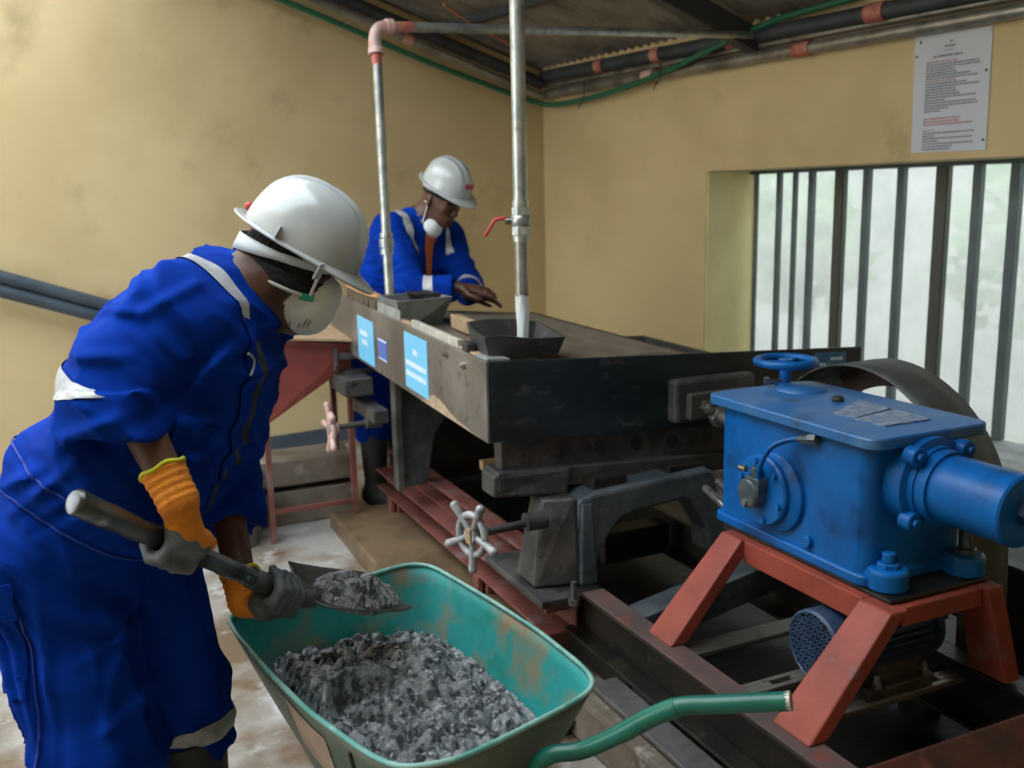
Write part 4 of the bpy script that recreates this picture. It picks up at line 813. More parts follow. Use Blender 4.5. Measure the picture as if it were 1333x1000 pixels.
# ================================================================== people: implicit surfaces turned into one skin each
def smin(a, b, k):
    h = np.clip(.5+.5*(b-a)/k, 0, 1); return b*(1-h)+a*h-k*h*(1-h)
def cap(a, b, ra, rb, k=.02, cut=None, flat=None):
    return ('cap', np.array(a, float), np.array(b, float), ra, rb, k, cut, flat)
def ell(c, axes, rad, k=.02): return ('ell', np.array(c, float), np.array([np.array(x, float) for x in axes]), np.array(rad, float), k)
def field(prims, lo, hi, h):
    n = np.ceil((np.array(hi)-np.array(lo))/h).astype(int)+1
    ax = [lo[i]+h*np.arange(n[i]) for i in range(3)]; F = np.full(n, .5, np.float32)
    for p in prims:
        if p[0] == 'cap': l = np.minimum(p[1]-p[3], p[2]-p[4]); u = np.maximum(p[1]+p[3], p[2]+p[4]); k = p[5]
        else: R = np.sqrt(((p[2]*p[3][:, None])**2).sum(0)); l = p[1]-R; u = p[1]+R; k = p[4]
        m = k+.03; s = []
        for i in range(3):
            a = max(0, int((l[i]-m-lo[i])/h)); b = min(n[i], int((u[i]+m-lo[i])/h)+2); s.append(slice(a, b))
        if any(q.stop <= q.start for q in s): continue
        X, Y, Zz = np.meshgrid(ax[0][s[0]], ax[1][s[1]], ax[2][s[2]], indexing='ij', sparse=True)
        if p[0] == 'cap':
            A, B = p[1], p[2]; d = B-A; L2 = max(d@d, 1e-9)
            t = np.clip(((X-A[0])*d[0]+(Y-A[1])*d[1]+(Zz-A[2])*d[2])/L2, 0, 1)
            vx, vy, vz = X-A[0]-t*d[0], Y-A[1]-t*d[1], Zz-A[2]-t*d[2]
            if p[7] is not None:   # flatten along a direction
                fd, fk = np.array(p[7][0], float), p[7][1]; fd /= np.linalg.norm(fd); q = vx*fd[0]+vy*fd[1]+vz*fd[2]; vx = vx+fd[0]*q*(fk-1); vy = vy+fd[1]*q*(fk-1); vz = vz+fd[2]*q*(fk-1)
            D = np.sqrt(vx*vx+vy*vy+vz*vz)-(p[3]+(p[4]-p[3])*t)
            if p[6] is not None:
                for (co, no) in p[6]: D = np.maximum(D, (X-co[0])*no[0]+(Y-co[1])*no[1]+(Zz-co[2])*no[2])
        else:
            q = [((X-p[1][0])*e[0]+(Y-p[1][1])*e[1]+(Zz-p[1][2])*e[2])/r for e, r in zip(p[2], p[3])]
            k0 = np.sqrt(q[0]**2+q[1]**2+q[2]**2); k1 = np.sqrt((q[0]/p[3][0])**2+(q[1]/p[3][1])**2+(q[2]/p[3][2])**2)
            D = k0*(k0-1)/np.maximum(k1, 1e-6)
        F[s[0], s[1], s[2]] = smin(F[s[0], s[1], s[2]], D, k) if k > 0 else np.minimum(F[s[0], s[1], s[2]], D)
    return F, ax
def nets(F, ax, h):
    S = F < 0
    E = [(0,1),(2,3),(4,5),(6,7),(0,2),(1,3),(4,6),(5,7),(0,4),(1,5),(2,6),(3,7)]
    cs = [S[dx:S.shape[0]-1+dx, dy:S.shape[1]-1+dy, dz:S.shape[2]-1+dz] for dz in (0,1) for dy in (0,1) for dx in (0,1)]
    cnt = sum(c.astype(np.int8) for c in cs); mix = (cnt > 0) & (cnt < 8)
    idx = np.argwhere(mix); V8 = np.stack([F[idx[:,0]+dx, idx[:,1]+dy, idx[:,2]+dz] for dz in (0,1) for dy in (0,1) for dx in (0,1)], 1)
    off = np.array([(dx, dy, dz) for dz in (0,1) for dy in (0,1) for dx in (0,1)], float)
    acc = np.zeros((len(idx), 3)); num = np.zeros(len(idx))
    for a, b in E:
        m = (V8[:, a] < 0) != (V8[:, b] < 0); t = np.where(m, V8[:, a]/np.where(m, V8[:, a]-V8[:, b], 1), 0)
        acc += m[:, None]*(off[a]+t[:, None]*(off[b]-off[a])); num += m
    P = (idx+acc/num[:, None])*h+np.array([ax[0][0], ax[1][0], ax[2][0]])
    vid = -np.ones(mix.shape, np.int64); vid[mix] = np.arange(len(idx)); Q = []
    for d in range(3):
        sl0 = [slice(None)]*3; sl1 = [slice(None)]*3; sl0[d] = slice(0, -1); sl1[d] = slice(1, None)
        ch = S[tuple(sl0)] != S[tuple(sl1)]; e = np.argwhere(ch); u, v = (d+1) % 3, (d+2) % 3
        e = e[(e[:, u] > 0) & (e[:, v] > 0) & (e[:, u] < F.shape[u]-1) & (e[:, v] < F.shape[v]-1)]
        def g(du, dv): q = e.copy(); q[:, u] += du; q[:, v] += dv; return vid[q[:,0], q[:,1], q[:,2]]
        q = np.stack([g(-1,-1), g(0,-1), g(0,0), g(-1,0)], 1); fl = S[tuple(e.T)]; q[~fl] = q[~fl][:, ::-1]; Q.append(q)
    Q = np.vstack(Q); Q = Q[(Q >= 0).all(1)]
    return P, Q
def implicit(name, prims, h, material, parent=None, disp=None, iters=1, matfn=None, label=None):
    lo = np.full(3, 9.); hi = np.full(3, -9.)
    for p in prims:
        if p[0] == 'cap': l = np.minimum(p[1]-p[3], p[2]-p[4]); u = np.maximum(p[1]+p[3], p[2]+p[4])
        else: R = np.sqrt(((p[2]*p[3][:, None])**2).sum(0)); l = p[1]-R; u = p[1]+R
        lo = np.minimum(lo, l); hi = np.maximum(hi, u)
    lo -= .04; hi += .04; F, ax = field(prims, lo, hi, h)
    if disp is not None:
        m = np.abs(F) < .06; ii = np.argwhere(m); PP = ii*h+lo; F[m] += disp(PP).astype(np.float32)
    P, Q = nets(F, ax, h)
    # keep the largest connected piece smooth: light Laplacian passes
    for _ in range(iters):
        s = np.zeros_like(P); c = np.zeros(len(P))
        for a, b in ((0,1),(1,2),(2,3),(3,0)):
            np.add.at(s, Q[:, a], P[Q[:, b]]); np.add.at(c, Q[:, a], 1); np.add.at(s, Q[:, b], P[Q[:, a]]); np.add.at(c, Q[:, b], 1)
        P = P*.5+.5*s/np.maximum(c, 1)[:, None]
    me = bpy.data.meshes.new(name); me.from_pydata((P-np.array(rootloc(parent))).tolist(), [], Q.tolist())
    for m_ in (material if isinstance(material, (list, tuple)) else [material]): me.materials.append(m_)
    if matfn is not None: me.polygons.foreach_set('material_index', matfn(P[Q].mean(1)).astype(np.int32))
    me.shade_smooth(); o = bpy.data.objects.new(name, me); COL.objects.link(o); o.parent = parent
    if label: o['label'] = label
    return o
def patch(src, name, m, parent, planes, near, rad, off=.003, thick=.0, facing=None, smooth=True):
    # cut a piece of cloth out of src along planes (world coords) and lift it off the surface
    L0 = Vector(rootloc(parent)); bm = bmesh.new(); bm.from_mesh(src.data)
    c = Vector(near)-L0
    bmesh.ops.delete(bm, geom=[v for v in bm.verts if (v.co-c).length > rad], context='VERTS')
    for co, no in planes:
        bmesh.ops.bisect_plane(bm, geom=bm.verts[:]+bm.edges[:]+bm.faces[:], plane_co=Vector(co)-L0, plane_no=Vector(no), clear_outer=True)
    bm.normal_update()
    if facing is not None: bmesh.ops.delete(bm, geom=[f for f in bm.faces if f.normal.dot(Vector(facing)) < .05], context='FACES')
    for v in bm.verts: v.co += v.normal*off
    me = bpy.data.meshes.new(name); bm.to_mesh(me); bm.free(); me.materials.clear(); me.materials.append(m)
    me.polygons.foreach_set('material_index', [0]*len(me.polygons)); me.shade_smooth()
    o = bpy.data.objects.new(name, me); COL.objects.link(o); o.parent = parent
    if thick: s_ = o.modifiers.new('thickness', 'SOLIDIFY'); s_.thickness = thick; s_.offset = 1
    return o
V3 = lambda *a: np.array(a, float)
def unit(v): v = np.asarray(v, float); return v/np.linalg.norm(v)
IMG_R = V3(.9107, -.4131, 0); TO_CAM = V3(-.4131, -.9107, 0); UP = V3(0, 0, 1)

def grip_hand(c, a, e1, flip, rs, fr, thumb=1, wristlen=.075, sc=1.0, lean=0.):
    # a hand closed round a bar: c on the bar axis, a along the bar (towards the index finger), e1 = palm side, fingers wrap from e1 towards e2
    a = unit(a); e1 = unit(e1-a*np.dot(e1, a)); e2 = np.cross(a, e1)*flip; pr = []
    def at_(ang, rad, o): t = math.radians(ang); return c+a*o+(e1*math.cos(t)+e2*math.sin(t))*rad
    offs = [.034, .0115, -.0115, -.033]; lens = [1.0, 1.06, 1.0, .85]
    pal = c+e1*(rs+.017)-e2*.018
    W_ = c+e1*(rs+.016)-e2*wristlen-a*lean
    pr += [cap(pal+a*.022, pal-a*.022, .024*sc, .023*sc, .012), cap(W_, pal+a*.012, .027*sc, .026*sc, .02), cap(W_, pal-a*.012, .026*sc, .025*sc, .02)]
    for o, l in zip(offs, lens):
        k = at_(38, rs+.024, o*.95); p = at_(95*l, rs+.018, o); d = at_(160*l, rs+fr*.95, o*1.02); t = at_(212*l, rs+fr*.95, o*1.0)
        pr += [cap(pal+a*o*.8, k, fr*1.25, fr*1.22, .008), cap(k, p, fr*1.2, fr*1.12, .003), cap(p, d, fr*1.1, fr*1.02, .003), cap(d, t, fr*1.0, fr*.9, .003)]
    b0 = pal+a*.03-e2*.012; t1 = at_(-42, rs+.022, .052); t2 = at_(-85, rs+fr*1.0, .060); t3 = at_(-128, rs+fr*.95, .062)
    pr += [cap(b0, t1, fr*1.7, fr*1.35, .010), cap(t1, t2, fr*1.3, fr*1.2, .004), cap(t2, t3, fr*1.15, fr*1.0, .003)]
    return pr, W_, e2, pal
def open_hand(wr, d, nrm, side, spread=.10, curl=.12, fr=.0085, L=.085):
    # a flat relaxed hand: wrist, pointing direction d, back-of-hand normal nrm, side = direction of the thumb
    d = unit(d); nrm = unit(nrm-d*np.dot(nrm, d)); side = np.cross(d, nrm)*side; pr = []
    kn = wr+d*.088
    for s_ in (-.026, -.009, .009, .026): pr.append(cap(wr+side*s_*.6+d*.015, kn+side*s_, .017, .0135, .012))
    for s_, l in zip((.030, .0105, -.0095, -.029), (.92, 1.0, .95, .76)):
        p = kn+side*s_; dd = unit(d+side*spread*(s_/.03))
        for q, (ln_, r0) in enumerate(((.042, 1.1), (.028, 1.0), (.022, .92))):
            dd = unit(dd-nrm*curl*(q+1)*.9); p2 = p+dd*ln_*l; pr.append(cap(p, p2, fr*r0, fr*(r0-.06), .003)); p = p2
    t0 = wr+d*.025+side*.026; t1 = t0+unit(d*.6+side*.75-nrm*.25)*.042; t2 = t1+unit(d*.9+side*.35-nrm*.15)*.034; t3 = t2+unit(d+side*.1-nrm*.2)*.026
    pr += [cap(wr+d*.02+side*.01, t0, .016, .015, .01), cap(t0, t1, .0135, .0115, .006), cap(t1, t2, .011, .010, .003), cap(t2, t3, .010, .008, .003)]
    return pr

def head_prims(O, f, s, u, detail=True):
    L = lambda x, y, z: O+f*x+s*y+u*z
    ax = (f, s, u)
    pr = [ell(L(-.012, 0, -.028), ax, (.098, .078, .105), .02), ell(L(.022, 0, -.085), ax, (.070, .062, .080), .03), ell(L(.045, 0, -.135), ax, (.040, .042, .034), .03),
          cap(L(-.02, 0, -.10), L(.045, 0, -.14), .055, .04, .03)]
    for q in (-1, 1):
        pr += [ell(L(.066, .030*q, -.080), ax, (.022, .026, .020), .02), ell(L(-.010, .076*q, -.076), (unit(f*.8+s*q*.6), unit(s*q*.8-f*.6), u), (.018, .007, .034), .006),
               cap(L(-.016, .077*q, -.05), L(-.020, .081*q, -.075), .006, .006, .006)]
        if detail: pr += [cap(L(.080, .014*q, -.047), L(.070, .046*q, -.047), .010, .009, .012)]
    if detail:
        pr += [cap(L(.084, 0, -.058), L(.108, 0, -.088), .008, .0125, .010), ell(L(.098, .012, -.094), ax, (.011, .009, .008), .006), ell(L(.098, -.012, -.094), ax, (.011, .009, .008), .006),
               cap(L(.086, -.018, -.119), L(.086, .018, -.119), .0085, .0085, .008), cap(L(.085, -.016, -.130), L(.085, .016, -.130), .009, .009, .008), ell(L(.074, 0, -.152), ax, (.022, .022, .018), .014)]
    return pr

def hard_hat(parent, O, f, s, u, peak=.034):
    L = lambda x, y, z: tuple(O+f*x+s*y+u*z)
    Hh = bpy.data.objects.new('hard_hat', None); COL.objects.link(Hh); Hh.parent = parent
    def dome(U, v):
        a = U*2*math.pi; ph = v*math.pi/2; cr = max(0, math.cos(ph))**.82
        x = .131*math.cos(a)*cr; y = .110*math.sin(a)*cr; z = .138*math.sin(ph)**.95 if ph > 0 else 0
        bm_ = .0055*math.exp(-(y/.013)**2)+.0040*math.exp(-((abs(y)-.036)/.009)**2); fade = min(1, max(0, (z-.035)/.05))
        k = 1+bm_*fade/.13
        return L(x*k, y*k, z*k)
    def brim(U, v):
        a = U*2*math.pi; c = math.cos(a); w_ = .014+peak*max(0, c)**1.6+.012*max(0, -c)**2
        r = v; x = (.131+w_*r)*c; y = (.110+(.014+.010*max(0, c))*r)*math.sin(a); z = .004-(.004+.014*max(0, c)**2)*r
        return L(x, y, z)
    m = MB(); m.grid(dome, 72, 26, True); o = m.build('shell', M_HELMET, Hh, smooth=180, fix=True)
    bmx = bmesh.new(); bmx.from_mesh(o.data); bmesh.ops.remove_doubles(bmx, verts=bmx.verts, dist=.0006); bmx.to_mesh(o.data); bmx.free(); o.data.shade_smooth()
    m = MB(); m.grid(brim, 72, 5, True); o = m.build('brim', M_HELMET, Hh, smooth=180); sd = o.modifiers.new('thickness', 'SOLIDIFY'); sd.thickness = .004; sd.offset = 0
    return Hh
def band(parent, name, m, L, rx, ry, zf, hf, a0, a1, n=40, th=.002):
    b = MB(); b.grid(lambda U, v: tuple(L(rx*math.cos(a0+(a1-a0)*U), ry*math.sin(a0+(a1-a0)*U), zf(a0+(a1-a0)*U)+hf(a0+(a1-a0)*U)*(v-.5))), n, 3)
    o = b.build(name, m, parent, smooth=180, fix=False); sd = o.modifiers.new('thickness', 'SOLIDIFY'); sd.thickness = th; return o

# ------------------------------------------------------------------ worker with the shovel
A1 = thing('person', 'worker in blue coverall, white hard hat and mask stooping with a shovel', 'person', (.02, 2.02, 0))
FW = unit(V3(.80, -.60, 0)); SDE = unit(V3(-.60, -.80, 0))      # facing direction, his right-hand side
pel = V3(-.028, 2.102, .90); wst = V3(.096, 2.078, 1.045); chs = V3(.200, 2.070, 1.220); nkb = V3(.305, 2.055, 1.365)
Rsho = V3(.180, 1.958, 1.325); Lsho = V3(.345, 2.235, 1.30)
Rel = V3(.055, 1.880, 1.250); Rcf = V3(.040, 1.815, 1.150); Rcut = V3(.042, 1.832, 1.180)
Lel = V3(.265, 2.235, .955); Lcf = V3(.272, 2.13, .845)
Rhip = pel+SDE*.085+V3(.0, 0, -.05); Lhip = pel-SDE*.085+V3(.03, 0, -.05)
Rkn = V3(-.045, 1.955, .49); Lkn = V3(.125, 2.10, .50); Ran = V3(-.085, 1.935, .09); Lan = V3(.155, 2.10, .09)
SA = np.array(SHD)
gR, WR, e2R, palR = grip_hand(np.array(SH0)+SA*.232, SA, TO_CAM*.85+UP*.45, 1, .0195, .0112, sc=1.0, lean=.068)
gL, WL, e2L, palL = grip_hand(np.array(SH0)+SA*.548, SA, -UP*.95+TO_CAM*.20-IMG_R*.1, -1, .0215, .0112, sc=1.0)
# head frame: hat brim plane tilts down to the front
hf = unit(IMG_R*.857+UP*-.515+TO_CAM*.06); hs = TO_CAM.copy(); hs = unit(hs-hf*np.dot(hs, hf)); hu = np.cross(hf, hs); hu = hu if hu[2] > 0 else -hu
HO = V3(.448, 2.050, 1.462)
HL = lambda x, y, z: HO+hf*x+hs*y+hu*z
body = head_prims(HO, hf, hs, hu, True)
body += [cap(HL(-.035, 0, -.085), nkb, .062, .066, .03), cap(nkb, chs, .08, .13, .05), cap(chs, pel, .12, .12, .05), cap(nkb, Rsho, .06, .05, .04), cap(nkb, Lsho, .06, .05, .04),
         cap(Rsho, Rel, .048, .040, .03), cap(Rel, WR, .043, .029, .02), cap(Lsho, Lel, .048, .040, .03), cap(Lel, WL, .043, .029, .02),
         cap(Rhip, Rkn, .085, .055, .04), cap(Rkn, Ran, .052, .036, .03), cap(Lhip, Lkn, .085, .055, .04), cap(Lkn, Lan, .052, .036, .03), cap(pel+SDE*.08, pel-SDE*.08, .12, .12, .05),
         cap(Ran-V3(0, 0, .03), Ran+FW*.13-V3(0, 0, .055), .035, .028, .02), cap(Lan-V3(0, 0, .03), Lan+FW*.13-V3(0, 0, .055), .035, .028, .02)]
for (w_, pl_) in ((WR, palR), (WL, palL)): body.append(cap(w_, pl_, .024, .016, .01))
b1 = implicit('body', body, .006, M_SKIN, A1, iters=1)
# eyes peeping between hat and mask
for q in (-1, 1):
    e = MB(); e.ball(tuple(HL(.074, .031*q, -.060)), .012, 12, 8); e.build('eye', mat('eye_white', (.55, .5, .45), .3), b1, smooth=180)
# coverall
# single creases of the coverall on his right side: ends in (forward, height), ridge or hollow
CREASES = [((-0.538, 1.433), (-0.662, 1.362), 1), ((-0.662, 1.362), (-0.588, 1.257), 1), ((-0.756, 1.373), (-0.657, 1.362), 1), ((-0.651, 1.174), (-0.581, 1.264), -1), ((-0.588, 1.261), (-0.524, 1.31), -1), ((-0.796, 1.296), (-0.67, 1.293), 1), ((-0.677, 1.29), (-0.638, 1.227), 1), ((-0.624, 1.184), (-0.496, 1.312), 1), ((-0.618, 1.106), (-0.495, 1.236), 1), ((-0.649, 1.048), (-0.543, 1.119), 1), ((-0.926, 1.001), (-0.788, 1.095), 1), ((-0.875, 0.972), (-0.708, 1.064), -1), ((-0.955, 1.043), (-0.849, 1.089), 1), ((-0.729, 0.767), (-0.653, 0.681), 1), ((-0.82, 0.708), (-0.633, 0.777), 1), ((-0.798, 0.565), (-0.637, 0.648), 1), ((-0.887, 0.852), (-0.88, 0.516), 1), ((-0.693, 0.906), (-0.659, 0.809), -1), ((-0.752, 0.815), (-0.786, 0.575), 1), ((-0.772, 1.164), (-0.656, 1.202), 1)]
def folds(P):
    # folds across the trunk and sleeves, longer ones hanging down the legs
    ax1 = unit(chs-pel); q = P@ax1; s_ = P@SDE; t_ = P@np.cross(ax1, SDE); x = P@FW; z = P[:, 2]
    n1 = vnoise(np.stack([q*15+s_*5, s_*4.5+7, t_*5.5+3], -1)+40, 31); n2 = vnoise(np.stack([q*26+t_*9, s_*7-q*10+20, t_*8], -1)+60, 32)
    n3 = vnoise(np.stack([x*24+z*6, s_*14, z*5.5], -1)+50, 33); n5 = vnoise(np.stack([x*14, s_*10, z*15+x*9], -1)+30, 37)
    r1 = 1-np.abs(2*n1-1); r2 = 1-np.abs(2*n2-1); r3 = 1-np.abs(2*n3-1); low = np.clip((.98-z)/.15, 0, 1)
    cr = np.zeros(len(P)); pu = P@IMG_R; side_ = np.clip((s_-(pel@SDE)+.02)/.06, 0, 1)
    for (a_, b_, sg) in CREASES:
        dx, dz = b_[0]-a_[0], b_[1]-a_[1]; t = np.clip(((pu-a_[0])*dx+(z-a_[1])*dz)/(dx*dx+dz*dz), 0, 1); e_ = (pu-a_[0]-t*dx)**2+(z-a_[1]-t*dz)**2
        tp = np.sin(np.pi*np.clip(.12+.76*t, 0, 1)); cr += sg*tp*(.013*np.exp(-e_/.00016)-.005*np.exp(-e_/.0009))
    return -(cr*side_)-(.028*(r1**1.5-.4)*(1-.5*low)+.014*(r2**1.5-.4)*(1-.5*low)+(.020*(r3**1.3-.4)+.018*(n5-.5))*low)
armR = unit(V3(-.05, -.20, -1)); armL = unit(Lcf-Lel)
cov = []
for q in (-1, 1): cov += [cap(pel+SDE*.075*q, wst+SDE*.085*q, .158, .148, .07), cap(wst+SDE*.085*q, chs+SDE*.09*q+UP*.005, .148, .140, .07)]
cov += [cap(chs+FW*.02, nkb-FW*.035-UP*.02, .145, .085, .07), cap(nkb-FW*.03-UP*.015, Rsho, .082, .088, .06), cap(nkb-FW*.03-UP*.015, Lsho, .082, .085, .06),
        ell(chs-FW*.05+UP*.045, (FW, SDE, UP), (.12, .16, .10), .06),
        cap(Rsho, Rel, .098, .084, .05), cap(Rel, Rcf, .082, .074, .03, [(Rcut+armR*.022, armR)]),
        cap(Rsho-UP*.03, Rel+V3(.03, .03, -.03), .07, .06, .05),
        cap(Lsho, Lel, .094, .078, .05), cap(Lel, Lcf, .076, .066, .02, [(Lcf-armL*.01, armL)]),
        cap(Rhip, Rkn, .128, .108, .05), cap(Rkn, V3(-.075, 1.94, .17), .105, .098, .04, [((0, 0, .16), (0, 0, -1))]),
        cap(Lhip, Lkn, .125, .098, .05), cap(Lkn, V3(.15, 2.10, .36), .092, .070, .03, [((.15, 2.1, .36), (.05, 0, -1))]),
        ell(pel-FW*.045-UP*.02, (FW, SDE, UP), (.15, .185, .15), .06)]
cov += [cap((.276, 1.985, 1.412), (.134, 1.902, 1.344), .014, .012, .035), cap((.134, 1.902, 1.344), (.191, 1.902, 1.250), .013, .012, .03), cap((.055, 1.920, 1.351), (.134, 1.902, 1.344), .012, .012, .03), cap((.102, 1.858, 1.200), (.199, 1.908, 1.243), .014, .012, .03), cap((.012, 1.895, 1.309), (.085, 1.852, 1.262), .012, .010, .03)]
# rolled cuffs
cov += [cap(Rcut-armR*.032, Rcut+armR*.02, .080, .080, .004, [(Rcut+armR*.032, armR), (Rcut-armR*.036, -armR)]), cap(Lcf-armL*.055, Lcf-armL*.012, .076, .078, .004, [(Lcf-armL*.010, armL), (Lcf-armL*.058, -armL)])]
cv = implicit('coverall', cov, .0056, M_FABRIC, A1, folds, 1)
def dnp(v): return tuple(float(x) for x in v)
patch(cv, 'reflective_band', M_REFLECT, cv, [(dnp(Rcut-armR*.034), dnp(armR)), (dnp(Rcut-armR*.036+IMG_R*.07), dnp(unit(IMG_R*.33+UP*.94)))], dnp(Rcut-armR*.05-IMG_R*.03), .112, .0035)
fr_n = np.cross(unit(chs-pel), SDE); fr_n = fr_n if fr_n@FW > 0 else -fr_n    # out of the chest
def slab(pt, d, w0): return [(dnp(pt+d*w0), dnp(d)), (dnp(pt-d*w0), dnp(-d))]
axt = unit(chs-pel)
# zip along the front, chest pocket flap, waist seams, side seam
zc = chs+SDE*.018
patch(cv, 'zip', mat('black_zip_tape', (.006, .008, .02), .6), cv, slab(zc, SDE, .012)+[(dnp(chs+axt*.13), dnp(axt)), (dnp(pel+axt*.10), dnp(-axt))], dnp(chs+fr_n*.1), .42, .006, 0, dnp(fr_n))
patch(cv, 'zip_flap', M_FABRIC, cv, slab(chs+SDE*.052, SDE, .020)+[(dnp(chs+axt*.16), dnp(axt)), (dnp(pel+axt*.0), dnp(-axt))], dnp(chs+fr_n*.1), .42, .004, .003, dnp(fr_n))
pc = chs+SDE*.12+fr_n*.08-axt*.05
patch(cv, 'pocket_flap', M_FABRIC, cv, slab(pc, axt, .035)+slab(pc, unit(SDE-fr_n*.55), .055), dnp(pc+SDE*.06), .16, .004, .004, dnp(unit(SDE+fr_n*.6)))
patch(cv, 'waist_seam', M_FABRICDK, cv, slab(pel+axt*.115, axt, .002), dnp(pel+axt*.115), .40, .003, .0015)
patch(cv, 'waist_seam', M_FABRICDK, cv, slab(pel+axt*.055, axt, .002), dnp(pel+axt*.055), .40, .003, .0015)
hp_ = pel+SDE*.20-FW*.06+V3(0, 0, -.10)
patch(cv, 'pocket_flap', M_FABRIC, cv, slab(hp_+UP*.03, unit(UP-FW*.15), .036)+slab(hp_, FW, .085), dnp(hp_), .17, .005, .004, dnp(SDE))
patch(cv, 'thigh_pocket', M_FABRIC, cv, slab(hp_-UP*.085, unit(UP-FW*.15), .085)+slab(hp_, FW, .078), dnp(hp_-UP*.085), .20, .003, .003, dnp(SDE))
patch(cv, 'side_seam', M_FABRICDK, cv, slab(pel+FW*.02, unit(FW+V3(0, 0, .05)), .0022)+[((0, 0, .86), (0, 0, 1))], dnp(V3(-.05, 1.95, .55)), .42, .003, .0015, dnp(SDE))
# shoulder braces of reflective tape and the white mark on the chest
patch(cv, 'shoulder_tape', M_REFLECT, cv, slab(chs+SDE*.065, SDE, .018)+[(dnp(chs+axt*.03), dnp(-unit(axt-fr_n*.2)))], dnp(nkb-FW*.03), .17, .003)
from mathutils.bvhtree import BVHTree
L1 = Vector(rootloc(A1)); tree = BVHTree.FromPolygons([v.co for v in cv.data.vertices], [p.vertices for p in cv.data.polygons])
pts = []
for t in np.linspace(0, math.pi, 14):   # white curved mark printed on the right chest
    o_ = V3(.237, 1.56, 1.295)-UP*(.025*math.cos(t)*-1)+IMG_R*(.010*math.sin(t)); hit = tree.ray_cast(Vector(o_)-L1, Vector((.1515, 1.0, -.142)))
    if hit[0] is not None: pts.append(tuple(hit[0]+L1+hit[1]*.012))
if len(pts) > 3: mkm = MB(); mkm.tube(pts, .0028, 6); mkm.build('chest_mark', M_REFLECT, cv)
# collar
Cn = unit(HL(-.035, 0, -.085)-nkb)
def collar(U, v):
    a = math.radians(-150+300*U); e1 = unit(SDE-Cn*np.dot(SDE, Cn)); e2 = np.cross(Cn, e1); e2 = e2 if e2@FW < 0 else -e2
    r = .088-.010*v+.010*math.sin(3*a)*.3+.012*(1-v); zz = -.035+.085*v*(1-.18*abs(math.sin(a/2))**4); return dnp(nkb+Cn*zz+(e1*math.sin(a)+e2*math.cos(a))*r)
m = MB(); m.grid(collar, 40, 8); o = m.build('collar', M_FABRIC, cv, smooth=180, fix=False); sd = o.modifiers.new('thickness', 'SOLIDIFY'); sd.thickness = .005
# gloves
def glove(prims, W_, e2, el, c, nm):
    d = unit(el-W_); pr = prims+[cap(W_, W_+d*.06, .036, .041, .015, [(W_+d*.062, d)])]
    e1 = unit(np.cross(SA, e2)); e1 = e1 if (W_-c)@e1 > 0 else -e1
    def mf(P): x = (P-c)@e2; y = (P-c)@e1; return (((x > -.020+.004*np.sin(((P-c)@SA)*160)) | (y < .012)) & ~(((P-W_)@d > .004) & (np.linalg.norm(P-W_-((P-W_)@d)[:, None]*d, axis=1) < .052) & (((P-c)@e2) < -.03))).astype(int)
    g = implicit(nm, pr, .0028, [M_ORANGE, M_GLOVEGREY], A1, lambda P: .0012*np.sin((P-W_)@d*420)*(((P-W_)@d > -.01)), 1, mf)
    cc = W_+d*.062; e = unit(np.cross(d, UP+.1)); e_ = np.cross(d, e); t = MB()
    t.tube([dnp(cc+(e*math.cos(a)+e_*math.sin(a))*.0405+d*.0025*math.sin(5*a)) for a in np.linspace(0, 2*math.pi, 30)], .0042, 8, caps=False); t.build('cuff_trim', M_YELLOW, g, smooth=80)
    return g
glove(gR, WR, e2R, Rel, np.array(SH0)+SA*.232, 'glove'); glove(gL, WL, e2L, Lel, np.array(SH0)+SA*.548, 'glove')
# rubber boots
def boot(an, kn, top):
    k = kn.copy(); d = unit(k-an); pr = [cap(an, an+d*(top-.09), .058, .088, .02, [(an+d*(top-.09), d)]), cap(an-V3(0, 0, .035)-FW*.03, an+FW*.15-V3(0, 0, .048), .052, .042, .03), cap(an-FW*.035-V3(0, 0, .03), an, .05, .055, .03)]
    pr = [(p[:6]+([((0, 0, .0), (0, 0, -1))] if p[6] is None else p[6]+[((0, 0, 0), (0, 0, -1))],)+p[7:]) for p in pr]
    return implicit('rubber_boot', pr, .005, M_RUBBER, A1)
boot(Lan, Lkn, .400); boot(Ran, Rkn, .34)
t = MB(); d = unit(Lkn-Lan); c = Lan+d*.308; e = unit(np.cross(d, SDE)); e_ = np.cross(d, e)
t.tube([dnp(c+(e*math.cos(a)+e_*math.sin(a))*.0875) for a in np.linspace(0, 2*math.pi, 30)], .005, 8, caps=False); t.build('boot_rim', M_RUBBER, A1, smooth=80)
patch(cv, 'reflective_band', M_REFLECT, cv, [((.15, 2.1, .445), (.2, 0, 1)), ((.15, 2.1, .405), (-.2, 0, -1))], (.14, 2.10, .42), .15, .003)
# hard hat, knitted cap, head band, mask
h1 = hard_hat(A1, HO, hf, hs, hu)
kn = MB(); kn.grid(lambda U, v: dnp(HL((.100-.02*v**3)*math.cos(U*2*math.pi)*(1+.010*math.sin(U*2*math.pi*34))-.012, (.086-.02*v**3)*math.sin(U*2*math.pi)*(1+.010*math.sin(U*2*math.pi*34)), -.075+.010*math.cos(U*2*math.pi)+.115*v)), 272, 10, True)
kc = kn.build('knitted_cap', M_KNIT, A1, smooth=180, fix=True)
for q in (0., .012): band(kc, 'cap_roll', M_KNIT, lambda x, y, z: HL(x-.012, y, z), .104-q*.2, .090-q*.2, lambda a: -.070+.010*math.cos(a)+q, lambda a: .014, 0, 2*math.pi, 80, .006)
band(h1, 'head_band', M_BAND, lambda x, y, z: HL(x-.012, y, z), .112, .098, lambda a: -.028+.022*math.cos(a)-.004*math.exp(-((abs(a-math.pi)-.0)/.5)**2), lambda a: .018+.022*max(0, -math.cos(a)), .55, 2*math.pi-.55, 60)
